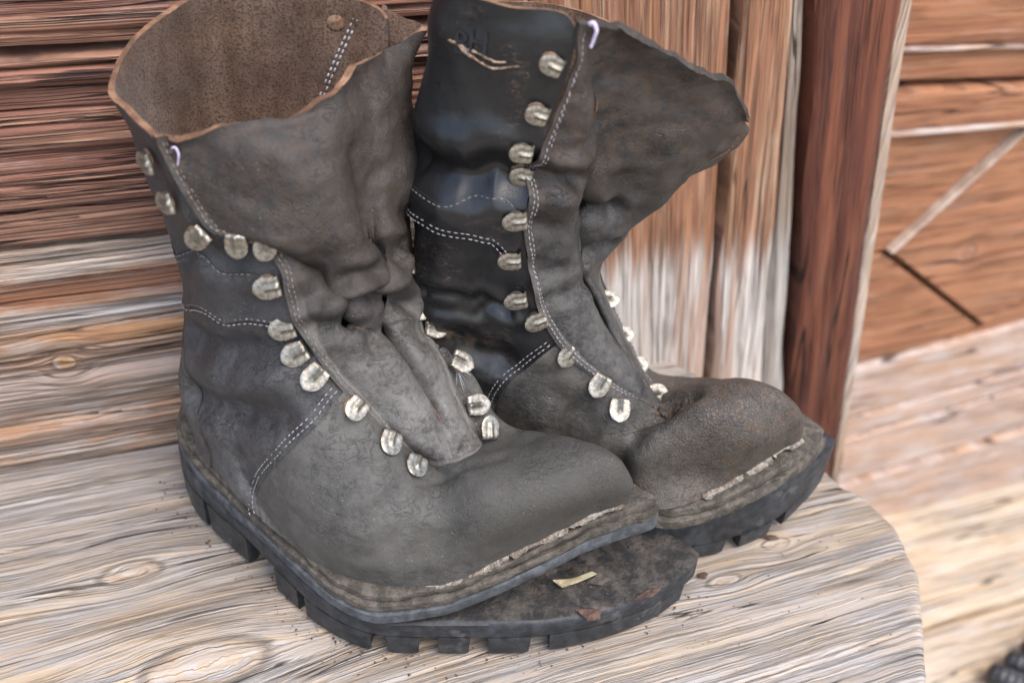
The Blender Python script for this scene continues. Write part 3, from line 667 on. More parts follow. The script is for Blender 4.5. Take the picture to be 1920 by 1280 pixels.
# ------------------------------------------------------------------ measured shape tables (boot-local millimetres; seam positions in surface coordinates)
TL = {
 'hooks': [[8.57,4.56],[8.132,4.245],[7.176,4.623],[6.505,4.906],[5.989,5.0],[5.679,4.654],[5.24,4.403],[4.905,4.245],[4.363,4.308],[3.485,4.465],[2.788,4.151],[2.375,3.805]],
 'hooks_far': [[149.1,31.3,178.0],[151.8,25.0,154.8],[161.6,26.3,144.8],[180.9,19.1,132.8],[193.9,12.7,111.5],[206.0,1.7,107.2]],
 'vamp': [[3.769,4.623],[3.975,3.553],[4.285,2.83],[4.672,2.075],[5.215,1.352],[5.757,0.566],[5.886,0.0]],
 'collar_lo': [[5.111,4.811],[5.369,4.277],[5.705,3.836],[6.247,3.459],[7.719,2.862],[9.138,2.673],[10.274,2.516]],
 'collar_hi': [[5.421,5.0],[5.937,4.465],[6.996,3.931],[9.035,3.365]],
 'creases': [[[[9.19,1.101],[8.467,1.164],[7.589,1.384],[6.428,1.824],[5.473,2.327],[4.931,2.799]],3.5,9],[[[9.603,2.013],[8.312,2.201],[6.634,2.736],[5.524,3.491],[5.215,4.057],[4.931,4.528]],3,8],[[[9.009,3.396],[7.073,4.182],[6.402,4.686],[5.963,4.906]],2.5,8],[[[7.125,2.201],[5.653,2.862],[5.163,3.459]],-2.5,14],[[[4.053,3.679],[3.588,3.679],[3.046,3.428]],1.0,6],[[[2.84,1.95],[2.556,2.516],[2.143,3.428],[0.852,4.214],[0.0,3.774]],0.7,5]],
 'filler': [[2.711,0.063],[2.297,0.0],[1.652,0.031],[1.007,0.0],[0.465,0.0],[0.0,0.031]],
 'net': [[[272.5,-15.1,83.0],[270.6,-21.1,106.0],[258.9,-22.0,117.0],[238.2,-22.2,116.0],[219.0,-21.3,110.0],[201.6,-20.3,102.0]],[[240.4,-42.4,66.0],[237.9,-51.8,96.0],[230.0,-48.3,110.0],[219.9,-41.8,113.0],[208.3,-34.9,108.0],[194.1,-27.1,101.0]],[[213.3,-63.2,53.0],[206.7,-63.0,73.5],[203.1,-59.0,93.5],[197.5,-47.0,99.1],[189.9,-34.0,98.0],[178.3,-24.0,98.0]],[[176.1,-76.0,48.0],[170.4,-80.0,74.1],[168.0,-75.0,99.2],[166.5,-60.0,114.8],[161.8,-45.0,121.7],[158.3,-34.0,125.1]],[[145.8,-78.5,51.0],[136.1,-76.0,70.7],[135.7,-72.0,98.0],[137.1,-61.0,122.4],[138.1,-49.0,141.7],[137.8,-39.0,150.8]],[[122.1,-73.8,55.0],[110.4,-66.0,70.3],[109.7,-62.0,105.4],[112.9,-55.0,135.5],[116.5,-45.0,158.7],[120.9,-41.0,180.4]],[[100.5,-68.0,59.0],[86.5,-52.0,72.2],[84.7,-49.0,111.8],[86.5,-46.0,149.6],[93.3,-45.0,187.3],[108.9,-45.0,222.3]],[[82.3,-60.9,60.0],[73.9,-48.0,84.0],[75.0,-46.0,124.5],[79.5,-45.0,165.3],[81.7,-48.0,204.1],[82.3,-51.0,228.2]],[[66.5,-51.9,60.0],[61.7,-44.0,95.8],[64.1,-42.0,136.0],[70.0,-44.0,179.8],[68.8,-50.0,225.3],[61.7,-55.0,269.3]],[[52.1,-45.0,60.0],[47.9,-37.0,97.1],[51.2,-34.0,138.9],[57.4,-36.0,179.4],[48.7,-37.6,228.0],[41.7,-47.1,273.4]],[[33.9,-32.3,60.0],[29.1,-24.3,96.8],[35.0,-20.2,137.4],[36.7,-19.1,168.7],[29.3,-24.1,223.4],[20.1,-30.3,277.0]],[[11.0,8.0,60.0],[9.0,10.0,100.0],[15.0,9.0,140.0],[18.0,8.0,175.0],[15.0,5.0,235.0],[18.0,-2.0,293.0]],[[25.0,32.0,58.0],[22.0,32.0,100.0],[28.0,28.0,140.0],[30.0,30.0,175.0],[25.0,32.0,235.0],[38.0,42.0,309.0]],[[42.0,39.0,57.0],[40.0,37.0,100.0],[44.0,34.0,140.0],[48.0,38.0,180.0],[55.0,46.0,240.0],[76.0,58.0,306.0]],[[62.0,40.0,56.0],[60.0,38.0,100.0],[64.0,36.0,140.0],[72.0,40.0,185.0],[88.0,54.0,240.0],[113.0,68.0,300.0]],[[80.0,41.0,55.0],[76.0,36.0,98.0],[78.0,33.0,132.0],[84.0,34.0,172.0],[100.0,44.0,220.0],[120.0,60.0,268.0]],[[98.0,40.0,54.0],[92.0,34.0,95.0],[92.0,32.0,125.0],[98.0,32.0,160.0],[112.0,36.0,200.0],[124.0,52.0,240.0]],[[125.0,42.0,52.0],[120.0,36.0,82.0],[119.0,34.0,110.0],[122.0,34.0,138.0],[150.8,36.0,155.6],[145.2,34.0,176.1]],[[150.0,45.0,50.0],[146.0,38.0,72.0],[146.0,35.0,94.0],[148.0,32.0,112.0],[164.8,31.0,134.0],[155.5,27.0,140.3]],[[178.0,48.0,53.0],[177.0,46.0,68.0],[178.0,38.0,84.0],[180.0,32.0,97.0],[184.4,25.0,122.1],[175.8,18.0,123.4]],[[225.0,42.0,64.0],[222.0,38.0,74.0],[206.0,32.0,69.5],[202.9,25.0,87.2],[203.0,16.0,105.4],[188.0,10.0,103.0]],[[289.1,7.1,87.0],[286.6,3.4,103.0],[273.1,2.0,116.0],[250.7,0.4,117.0],[221.3,2.0,104.2],[203.8,-2.0,98.9]]],
 'gus': [[[178.3,-24.0,98.0],[182.6,-24.1,96.7],[186.7,-25.2,97.6],[190.4,-26.6,99.5],[193.6,-27.2,100.9],[196.2,-26.6,101.4],[198.7,-25.1,101.9],[200.5,-22.6,102.1],[202.1,-18.9,101.8],[203.7,-13.5,100.7],[204.6,-7.4,99.4],[203.8,-2.0,98.9]],[[168.6,-28.5,109.8],[174.7,-29.5,114.0],[179.7,-28.8,115.3],[183.3,-26.7,114.6],[186.6,-24.7,113.5],[188.7,-22.4,112.0],[190.2,-20.4,111.0],[191.2,-17.6,109.5],[193.0,-15.4,109.2],[195.6,-12.8,109.1],[197.9,-6.6,106.2],[199.6,2.7,99.1]],[[156.7,-34.6,127.2],[161.5,-32.3,130.0],[166.5,-29.9,131.7],[171.0,-26.6,132.7],[173.7,-22.1,131.3],[175.5,-18.3,129.4],[175.8,-13.0,125.2],[175.2,-7.1,119.8],[177.1,-5.6,121.2],[181.1,-5.0,124.8],[183.4,2.8,119.0],[183.9,13.0,108.8]],[[140.5,-38.5,147.0],[145.9,-35.1,149.8],[151.0,-32.1,152.4],[154.7,-28.7,153.7],[157.5,-24.7,153.6],[159.2,-20.3,152.5],[159.3,-14.6,151.0],[155.8,-2.8,143.6],[160.1,-6.3,150.1],[165.8,-5.2,152.3],[169.7,5.5,143.5],[172.9,19.4,126.1]],[[131.6,-39.8,160.1],[136.6,-36.7,164.3],[140.4,-31.9,168.3],[141.4,-25.4,167.4],[141.9,-19.3,164.9],[142.9,-12.8,161.0],[143.1,-4.4,156.0],[138.6,10.5,145.7],[146.1,2.0,156.9],[151.8,2.0,161.5],[154.6,14.6,152.3],[155.5,27.0,140.3]],[[120.9,-41.0,180.4],[129.9,-36.5,185.4],[135.4,-29.5,185.0],[120.2,0.9,157.3],[134.7,-21.1,179.6],[141.0,-22.0,183.1],[141.7,-11.0,180.5],[128.6,19.6,156.1],[141.3,2.5,167.9],[149.6,1.7,175.2],[152.0,17.4,167.1],[151.8,29.0,149.3]],[[116.4,-42.4,198.0],[124.6,-36.9,199.3],[126.8,-27.0,195.8],[114.0,1.8,178.1],[131.5,-22.6,196.5],[141.5,-23.2,202.4],[142.7,-10.3,196.1],[127.4,22.8,175.7],[140.5,2.6,187.4],[149.4,2.6,194.8],[149.3,20.6,183.0],[148.0,31.8,165.9]],[[113.4,-43.6,212.0],[116.5,-38.6,214.0],[116.7,-33.1,210.4],[123.4,-35.3,212.3],[130.7,-32.3,213.2],[139.9,-25.5,216.2],[142.4,-11.3,209.2],[131.4,13.2,193.7],[138.1,4.9,200.5],[145.0,4.1,208.5],[144.2,20.9,197.8],[143.5,35.4,181.5]],[[101.8,-46.7,225.6],[105.2,-46.3,223.2],[113.5,-47.3,225.6],[121.8,-44.6,226.5],[129.7,-38.8,227.8],[137.0,-29.6,227.5],[140.4,-17.0,221.9],[136.4,-1.0,211.3],[139.8,1.8,213.8],[144.0,6.5,216.2],[144.0,24.0,206.7],[139.6,38.5,192.9]],[[84.3,-50.6,226.6],[87.5,-48.4,228.2],[96.7,-48.2,233.9],[108.5,-46.3,239.3],[119.7,-41.1,243.7],[129.1,-31.1,244.8],[134.3,-14.4,241.5],[133.5,-2.8,235.3],[134.9,5.4,234.1],[141.8,14.8,235.5],[145.6,40.3,224.8],[129.9,46.6,221.2]],[[72.4,-53.7,246.8],[74.6,-50.1,246.9],[84.3,-47.6,251.4],[99.8,-44.8,257.5],[115.5,-38.3,262.7],[123.9,-27.0,264.2],[129.4,-10.4,265.4],[130.3,1.8,260.1],[132.5,12.6,259.2],[138.6,25.9,260.2],[139.6,51.5,245.8],[121.8,54.8,249.7]],[[67.2,-54.8,259.5],[69.4,-50.9,258.1],[77.7,-47.7,259.9],[94.5,-44.7,266.7],[109.2,-37.1,270.4],[117.7,-24.1,270.8],[123.6,-9.2,274.3],[126.3,4.7,271.9],[127.9,16.7,273.8],[134.3,31.9,273.6],[133.0,55.2,269.2],[119.6,60.7,270.5]],[[62.3,-55.8,269.7],[63.8,-49.1,266.3],[71.9,-46.3,267.2],[87.7,-41.9,272.0],[100.9,-32.1,274.3],[111.3,-20.6,275.3],[119.0,-7.3,280.1],[121.5,7.4,284.9],[120.4,22.0,288.5],[121.9,48.0,282.9],[133.6,68.9,294.8],[113.0,68.0,300.0]]],
 'gcreases': [[[[6.44,7.94],[6.21,8.66],[6.21,9.3]],4.5,4.5],[[[5.24,7.69],[5.19,8.58],[4.86,9.3],[4.73,9.85]],4.8,4.5],[[[7.32,7.05],[6.67,8.79],[6.81,9.77]],3.5,5],[[[5.93,4.63],[6.02,5.18],[6.16,5.95]],2.8,4],[[[5.19,4.12],[5.24,5.1],[5.19,6.07]],3,4],[[[4.77,0.51],[4.59,1.15],[4.59,3.14]],3.4,5],[[[9.82,6.67],[9.41,6.63],[8.9,6.8],[8.34,6.84],[7.04,6.29]],2.2,9],[[[9.17,8.54],[8.9,8.54],[8.43,8.07]],1.6,8],[[[8.48,9.22],[8.25,9.85],[8.15,10.49]],2.0,6],[[[5.61,0.38],[5.7,1.15],[5.79,1.95]],1.5,5],[[[3.71,4.29],[3.29,3.31]],1.5,6],[[[3.38,9.94],[3.1,8.45]],1.2,6],[[[10.05,8.71],[9.22,9.05]],1.2,12],[[[6.58,4.12],[7.41,4.08],[8.34,3.78],[9.22,3.36]],1.5,10]]
}
TR = {
 'hooks': [[8.003,4.748],[7.667,4.591],[7.46,4.434],[6.97,4.654],[6.479,4.717],[5.963,4.56],[5.576,4.34],[5.189,4.654],[4.388,4.843],[3.511,4.748],[3.124,4.151]],
 'hooks_far': [[139.1,23.0,139.1],[149.9,16.6,118.0],[159.2,9.0,101.1],[171.2,-1.5,88.7],[185.2,31.2,239.6]],
 'vamp': [[4.621,4.937],[4.956,3.931],[5.24,2.987],[5.55,2.296],[5.808,1.855],[6.092,1.478],[6.25,0.6],[6.3,0.0]],
 'collar_lo': [[5.989,4.686],[6.221,4.34],[7.202,3.585],[8.08,3.333],[8.699,3.396],[9.293,3.459],[10.119,3.491]],
 'collar_hi': [[6.325,5.0],[7.512,3.774],[8.519,3.616],[9.81,3.711]],
 'creases': [[[[9.887,3.899],[9.422,3.868],[8.854,3.836],[8.183,3.805],[7.331,4.214],[6.841,5.0]],5,10],[[[9.061,2.767],[7.977,2.799],[6.944,3.019],[5.834,3.585],[5.473,4.182]],1.6,4],[[[9.035,2.61],[7.873,2.673],[6.402,3.05],[5.628,3.742]],1.2,4],[[[7.564,2.296],[6.299,2.39],[5.679,2.642]],3,9],[[[0.0,4.088],[0.0,4.748],[2.452,3.711],[2.969,2.736],[3.304,1.95],[3.485,1.289]],3.2,7],[[[3.924,3.428],[4.388,2.201],[4.621,1.447]],1.5,8]],
 'scratch': [[[9.603,4.717],[9.396,4.717],[9.138,4.686],[8.88,4.654],[8.699,4.654]],[[9.551,4.717],[9.267,4.654],[8.932,4.623],[8.674,4.591],[8.493,4.623]]],
 'logo': [[9.422,4.717],[9.19,4.748]],
 'net': [[[246.4,-32.2,72.0],[238.5,-39.5,97.0],[225.2,-41.1,113.0],[205.8,-36.1,116.0],[186.9,-30.6,107.0],[168.8,-26.3,96.0]],[[229.6,-42.6,67.0],[215.6,-52.9,94.0],[204.2,-51.2,108.0],[191.0,-45.9,112.0],[179.8,-34.7,105.0],[166.2,-26.9,96.0]],[[202.9,-56.0,59.0],[190.8,-50.0,72.0],[179.2,-52.0,94.1],[173.2,-45.0,100.9],[168.4,-35.0,98.1],[158.2,-24.0,97.8]],[[172.1,-66.6,55.0],[159.7,-56.0,66.3],[152.6,-54.0,87.0],[149.7,-45.0,95.0],[146.4,-36.0,101.1],[139.7,-28.0,113.1]],[[142.0,-53.0,53.0],[137.7,-42.0,54.3],[129.6,-40.0,81.8],[125.4,-34.0,98.7],[121.8,-30.4,113.3],[119.9,-25.9,130.6]],[[116.0,-39.0,53.0],[109.4,-33.0,57.9],[99.5,-32.0,94.2],[96.7,-28.0,118.2],[96.3,-29.2,139.7],[97.9,-28.4,158.2]],[[88.0,-35.0,55.0],[82.2,-23.0,65.1],[70.6,-23.0,111.5],[67.4,-23.0,150.4],[70.1,-29.6,185.9],[83.0,-33.3,212.6]],[[72.0,-34.0,56.0],[68.3,-21.0,70.5],[58.8,-21.0,119.1],[59.0,-25.0,167.3],[68.3,-33.0,222.5],[86.4,-37.0,257.2]],[[58.0,-33.0,57.0],[54.8,-19.0,77.5],[47.5,-21.0,126.3],[49.2,-26.0,182.8],[66.5,-35.8,258.6],[98.0,-40.0,320.9]],[[38.0,-36.0,58.0],[38.9,-16.0,80.7],[34.8,-18.0,131.1],[35.4,-22.0,183.0],[46.3,-30.0,254.9],[68.0,-32.5,327.6]],[[18.0,-30.0,60.0],[27.7,-12.0,89.3],[26.2,-12.0,137.5],[25.4,-12.0,179.7],[29.2,-12.0,251.3],[37.9,-12.0,326.0]],[[-14.0,5.0,60.0],[-16.0,6.0,100.0],[12.0,8.0,140.0],[27.0,8.0,180.0],[31.0,10.0,240.0],[38.0,14.0,303.0]],[[14.0,36.0,57.0],[12.0,34.0,100.0],[30.0,31.0,140.0],[40.0,33.0,180.0],[50.0,42.0,240.0],[60.0,46.0,305.0]],[[42.0,40.0,57.0],[40.0,37.0,100.0],[46.0,35.0,140.0],[54.0,38.0,180.0],[80.0,46.0,235.0],[123.5,45.0,298.2]],[[62.0,42.0,56.0],[60.0,38.0,100.0],[66.0,36.0,140.0],[80.0,40.0,180.0],[125.0,46.0,225.0],[200.2,32.0,248.6]],[[80.0,42.0,55.0],[76.0,37.0,98.0],[80.0,36.0,138.0],[92.0,38.0,168.0],[125.0,42.0,205.0],[167.5,34.0,211.2]],[[98.0,42.0,54.0],[92.0,36.0,95.0],[94.0,35.0,125.0],[104.0,36.0,155.0],[122.0,34.0,180.0],[135.4,32.0,171.8]],[[125.0,43.0,53.0],[120.0,40.0,82.0],[120.0,38.0,108.0],[122.0,38.0,130.0],[144.9,34.0,126.9],[133.4,27.0,148.4]],[[150.0,46.0,52.0],[147.0,40.0,62.0],[146.0,36.0,76.0],[146.0,32.0,92.0],[151.4,26.0,114.0],[144.9,20.0,124.8]],[[178.0,46.0,54.0],[176.0,38.0,60.0],[174.0,34.0,68.0],[170.0,28.0,78.0],[162.8,20.0,96.9],[154.4,14.0,107.6]],[[230.0,36.0,62.0],[226.0,30.0,70.0],[218.0,24.0,78.0],[208.0,18.0,85.0],[184.9,6.0,86.0],[167.3,3.0,90.4]],[[260.2,-16.4,75.0],[250.2,-25.8,97.0],[237.1,-25.3,111.0],[216.0,-20.8,115.0],[189.2,-19.8,105.0],[174.8,-8.0,85.9]]],
 'gus': [[[159.4,-24.0,97.0],[162.2,-24.7,96.0],[164.3,-25.9,96.0],[165.9,-26.8,96.0],[167.0,-27.3,96.1],[167.6,-27.9,96.5],[168.0,-27.8,96.7],[168.8,-26.3,96.0],[170.4,-22.8,93.8],[172.4,-17.8,90.6],[174.2,-12.5,87.6],[174.8,-8.0,85.9]],[[152.7,-25.1,101.9],[154.6,-23.9,104.0],[156.3,-22.7,104.3],[157.9,-20.6,103.8],[159.5,-18.4,102.9],[161.2,-16.2,101.6],[162.7,-14.1,100.3],[164.4,-10.9,97.8],[165.6,-9.7,96.9],[167.2,-7.6,94.8],[169.1,-4.4,91.0],[171.6,-1.2,86.8]],[[129.6,-27.0,121.4],[133.6,-26.9,125.4],[136.9,-25.8,127.0],[139.8,-23.7,127.4],[142.4,-21.6,127.4],[144.5,-18.5,126.2],[146.4,-14.4,123.9],[150.1,-4.2,114.5],[150.5,-7.1,118.2],[153.5,-3.0,113.7],[157.6,2.1,106.7],[162.9,7.2,95.6]],[[109.1,-26.7,141.6],[114.4,-26.8,146.6],[119.0,-25.0,147.2],[122.9,-23.1,147.9],[126.8,-20.3,147.4],[130.0,-16.4,145.9],[132.9,-11.6,143.3],[139.1,8.2,125.2],[138.9,-1.9,137.0],[141.8,1.9,134.0],[146.1,8.8,125.4],[152.1,15.6,111.3]],[[94.5,-29.2,166.5],[99.4,-28.7,168.5],[104.6,-27.1,169.0],[109.7,-24.6,168.5],[114.3,-22.0,168.0],[118.3,-17.5,166.2],[122.1,-11.9,163.0],[129.2,12.6,142.0],[128.9,-0.8,156.5],[132.1,3.7,153.6],[136.9,12.3,143.3],[143.5,20.8,127.3]],[[86.7,-31.6,192.6],[90.6,-29.4,192.1],[96.3,-27.2,191.2],[102.1,-25.0,190.1],[107.2,-22.7,188.2],[111.4,-18.5,183.7],[115.0,-11.3,175.9],[122.0,16.9,152.7],[120.8,1.1,169.6],[123.3,5.3,169.2],[127.3,16.5,160.8],[134.9,25.7,143.6]],[[82.8,-33.5,214.6],[88.5,-30.8,212.9],[94.6,-29.0,212.1],[100.2,-27.3,211.3],[104.7,-24.6,209.6],[107.5,-19.8,206.3],[110.1,-11.1,200.4],[115.5,12.7,181.9],[116.9,4.4,184.4],[122.5,6.1,186.7],[132.2,18.9,180.6],[131.7,29.6,158.3]],[[82.8,-35.1,231.9],[89.5,-31.9,231.2],[95.0,-29.7,230.8],[99.8,-28.5,230.9],[103.6,-25.3,230.0],[106.0,-19.1,226.4],[108.5,-8.9,219.8],[113.0,10.3,206.0],[116.8,2.5,207.9],[129.1,6.7,205.4],[148.4,20.9,194.2],[144.8,33.1,184.9]],[[85.0,-36.4,248.2],[90.3,-34.0,247.5],[95.0,-32.6,247.5],[99.6,-31.2,247.0],[103.6,-25.8,244.2],[106.7,-16.4,238.7],[110.7,-0.1,227.7],[113.9,-1.7,225.2],[122.0,-1.3,223.5],[137.3,5.1,220.1],[164.3,21.5,210.0],[160.6,33.9,203.2]],[[86.9,-37.2,260.7],[92.6,-34.8,259.8],[97.6,-33.3,259.5],[103.0,-30.9,258.3],[107.5,-24.4,254.9],[111.3,-14.0,249.1],[114.6,-6.5,244.8],[119.4,-6.1,243.6],[128.1,-3.7,241.8],[144.7,2.8,237.9],[172.0,21.2,223.5],[174.8,33.7,217.9]],[[90.9,-38.4,278.2],[95.4,-35.9,277.7],[100.1,-33.5,276.9],[105.6,-30.1,275.3],[109.8,-21.7,271.3],[112.6,-14.2,267.5],[117.5,-12.8,267.1],[127.2,-10.4,266.2],[140.3,-5.0,262.6],[156.3,4.5,255.6],[179.1,19.9,240.9],[190.6,32.3,229.3]],[[96.2,-39.7,300.0],[97.8,-37.2,300.0],[102.2,-34.7,298.7],[106.1,-29.2,295.9],[109.3,-20.7,292.2],[112.4,-16.2,290.6],[120.1,-14.7,289.3],[133.1,-11.2,285.2],[148.5,-3.7,278.2],[166.9,6.8,269.6],[187.7,20.2,257.6],[201.1,31.7,246.1]],[[97.5,-41.0,325.0],[101.9,-37.4,324.5],[107.0,-33.7,323.5],[112.4,-29.1,321.4],[119.2,-24.5,319.0],[130.0,-20.8,314.5],[144.6,-15.2,305.1],[160.4,-6.5,294.8],[170.9,2.1,289.0],[183.6,11.7,281.3],[195.3,22.4,263.6],[200.2,32.0,248.6]]],
 'scuff': [[8.338,2.296],[7.564,2.327],[6.634,2.421],[6.015,2.547]],
 'gcreases': [[[[7.97,0.21],[7.83,2.21],[7.97,4.84]],4.5,5.5],[[[11.72,1.78],[10.75,3.95],[9.5,3.91],[8.2,5.18]],1.3,5],[[[7.46,7.43],[7.27,8.32],[7.27,8.92]],3,6],[[[8.48,8.54],[7.97,8.79],[7.37,9.05]],3,7],[[[9.13,9.0],[8.34,9.13],[7.41,9.47]],2,8],[[[6.35,0.98],[6.21,2.42],[6.25,4.67]],1.2,5],[[[5.05,0.42],[4.91,2.21],[5.0,4.03]],1.2,5],[[[5.93,7.81],[5.88,9.22],[6.12,10.02]],2.5,5],[[[4.17,1.32],[4.26,3.14],[4.31,5.01]],1.2,5],[[[11.77,6.2],[10.61,7.98],[9.22,8.41]],1.6,14],[[[11.72,4.12],[10.89,6.03],[9.59,6.58]],1.5,10]]
}

# ------------------------------------------------------------------ boots
def chain_xy(pts, n):
    return poly_interp(np.array(pts, float) / 1000.0, n)

def slab_between(name, near, far, ztop, zbot, mat, parent, n=120, m=14, cham=0.0012, rough=0.0, seed=0, top_mat=None, top_noise=0.0):
    """sole layer: near and far outline chains run from heel to toe; ztop / zbot are functions of local x"""
    A = chain_xy(near, n); B = chain_xy(far, n)
    if rough:
        for Q, sd in ((A, seed), (B, seed + 1)):
            T = np.gradient(Q, axis=0); T /= np.linalg.norm(T, axis=1)[:, None] + 1e-9
            nn = np.stack([-T[:, 1], T[:, 0]], 1)
            w = np.minimum(1, np.minimum(np.arange(n), n - 1 - np.arange(n)) / 4.0)
            Q += nn * (rough * fbm(np.c_[Q, 0 * Q[:, :1]], 130, sd, 3) * w)[:, None]
    t = np.r_[0.0, cham / 0.09, np.linspace(0, 1, m)[1:-1], 1 - cham / 0.09, 1.0]
    M = len(t)
    XY = A[:, None, :] * (1 - t)[None, :, None] + B[:, None, :] * t[None, :, None]
    zt = ztop(XY[..., 0]); zb = zbot(XY[..., 0])
    if top_noise:
        P3 = np.concatenate([XY, 0 * XY[..., :1]], -1)
        zt = zt + top_noise * fbm(P3, 60, seed + 5, 4)
    edge = np.zeros(M); edge[0] = edge[-1] = 1
    zt = zt - cham * edge[None, :]; zb = zb + cham * edge[None, :]
    V = np.concatenate([np.concatenate([XY, zt[..., None]], -1).reshape(-1, 3), np.concatenate([XY, zb[..., None]], -1).reshape(-1, 3)])
    F, fm = [], []
    o = n * M
    for i in range(n - 1):
        for j in range(M - 1):
            a, b, c, d = i * M + j, (i + 1) * M + j, (i + 1) * M + j + 1, i * M + j + 1
            F.append((a, b, c, d)); fm.append(1 if top_mat and 0 < j < M - 2 else 0)
            F.append((a + o, d + o, c + o, b + o)); fm.append(0)
        a, b = i * M, (i + 1) * M
        F.append((a, a + o, b + o, b)); fm.append(0)
        a, b = i * M + M - 1, (i + 1) * M + M - 1
        F.append((a, b, b + o, a + o)); fm.append(0)
    me = mesh_data(name, V, F, [mat, top_mat] if top_mat else [mat], fm, True)
    bm = bmesh.new(); bm.from_mesh(me)
    bmesh.ops.remove_doubles(bm, verts=bm.verts, dist=1e-5)
    bmesh.ops.recalc_face_normals(bm, faces=bm.faces)
    bm.to_mesh(me); bm.free()
    smooth_angle(me, 50)
    return link(name, me, parent)

def lug_mesh(chain, x0, x1, ztop, zbot, inward, depth=0.011):
    """tread block that follows the outline between local x0 and x1"""
    xs = chain[:, 0]
    k = int(np.argmax(xs))
    ch = chain[:k + 1]
    n = 8
    q = np.linspace(x0, x1, n)
    P = np.stack([q, np.interp(q, ch[:, 0], ch[:, 1])], 1)
    T = np.gradient(P, axis=0); T /= np.linalg.norm(T, axis=1)[:, None]
    N = np.stack([-T[:, 1], T[:, 0]], 1) * inward
    V = []
    for i in range(n):
        e = 1.0 if i in (0, n - 1) else 0.0
        sg = 1 if i == 0 else -1
        zt = float(ztop(P[i, 0])); zb = float(zbot(P[i, 0]))
        for off, z, sh in ((-0.0003, zt, 0), (0.0004, zb + 0.0035, 0.0006), (0.0022, zb, 0.0022), (depth - 0.003, zb, 0.0025), (depth, zt, 0)):
            p = P[i] + N[i] * off + T[i] * (sg * e * sh)
            V.append((p[0], p[1], z))
    F = []
    K = 5
    for i in range(n - 1):
        for j in range(K - 1):
            F.append((i * K + j, (i + 1) * K + j, (i + 1) * K + j + 1, i * K + j + 1))
        F.append((i * K + K - 1, (i + 1) * K + K - 1, (i + 1) * K, i * K))
    F.append(tuple(range(K))); F.append(tuple((n - 1) * K + j for j in range(K))[::-1])
    me = mesh_data("lug", V, F, [M_RUBBER], None, True)
    bm = bmesh.new(); bm.from_mesh(me)
    bmesh.ops.recalc_face_normals(bm, faces=bm.faces)
    bm.to_mesh(me); bm.free()
    smooth_angle(me, 35)
    return me

def hook_mesh():
    """lace hook: base plate, bend, rounded top plate with a pressed rib; x points to the bend, z away from the leather"""
    path = []
    for t in np.linspace(0, 1, 7): path.append((-0.0065 + 0.0115 * t, 0.0006, 0.0066 * math.sqrt(max(0.02, 1 - ((t - .52) / .53) ** 2)), 0))
    R_ = 0.0021
    for a in np.linspace(-60, 80, 7):
        path.append((0.005 + R_ * math.cos(math.radians(a)), 0.0006 + R_ + R_ * math.sin(math.radians(a)), 0.0060, 0))
    for q in np.linspace(0.03, math.pi / 2, 18):
        t = math.sin(q) if q < 1.2 else math.sin(q)
        x = 0.0052 - 0.0142 * t
        c = max(0.0, (t - 0.36) / 0.64)
        w = 0.0064 + 0.0007 * min(1, t / 0.36)
        w = w * max(0.0, 1 - c ** 2.15) ** 0.5
        path.append((x, 0.0048 + 0.0012 * t * t, max(w, 0.0006), 1 if t < 0.72 else 0))
    m = 13
    P = np.zeros((len(path), m, 3))
    for i, (x, z, w, rib) in enumerate(path):
        for j in range(m):
            y = (j / (m - 1) * 2 - 1)
            zz = z
            if i >= 10:
                e = math.exp(-((y * w) / 0.0012) ** 2)
                tl = max(0.0, min(1.0, (x + 0.0040) / 0.0025)) if i > 13 else 1.0
                gr = math.exp(-((abs(y * w) - 0.0026) / 0.0009) ** 2)
                zz += (0.0013 * e - 0.0006 * gr) * tl
                zz += -0.0006 * abs(y) ** 3
            P[i, j] = (x, y * w, zz)
    N = grid_normals(P, False)
    if N[2, 6, 2] > 0: N = -N
    me = sheet("lace_hook", P, N, 0.0007, [M_METAL, M_METAL, M_METAL])
    return me
HOOK = hook_mesh()
def eyelet_mesh():
    V, F = [], []
    prof = [(0.0064, 0.0), (0.0066, 0.0006), (0.0058, 0.0010), (0.0, 0.0011)]
    K = 20
    for r, z in prof[:-1]:
        for k in range(K):
            a = 2 * math.pi * k / K
            V.append((r * math.cos(a), r * 0.92 * math.sin(a), z))
    V.append((0, 0, 0.0011))
    for i in range(2):
        for k in range(K):
            F.append((i * K + k, i * K + (k + 1) % K, (i + 1) * K + (k + 1) % K, (i + 1) * K + k))
    for k in range(K):
        F.append((2 * K + k, 2 * K + (k + 1) % K, 3 * K))
    return mesh_data("base_plate", V, F, [M_RUST], None, True)
BASEP = eyelet_mesh()

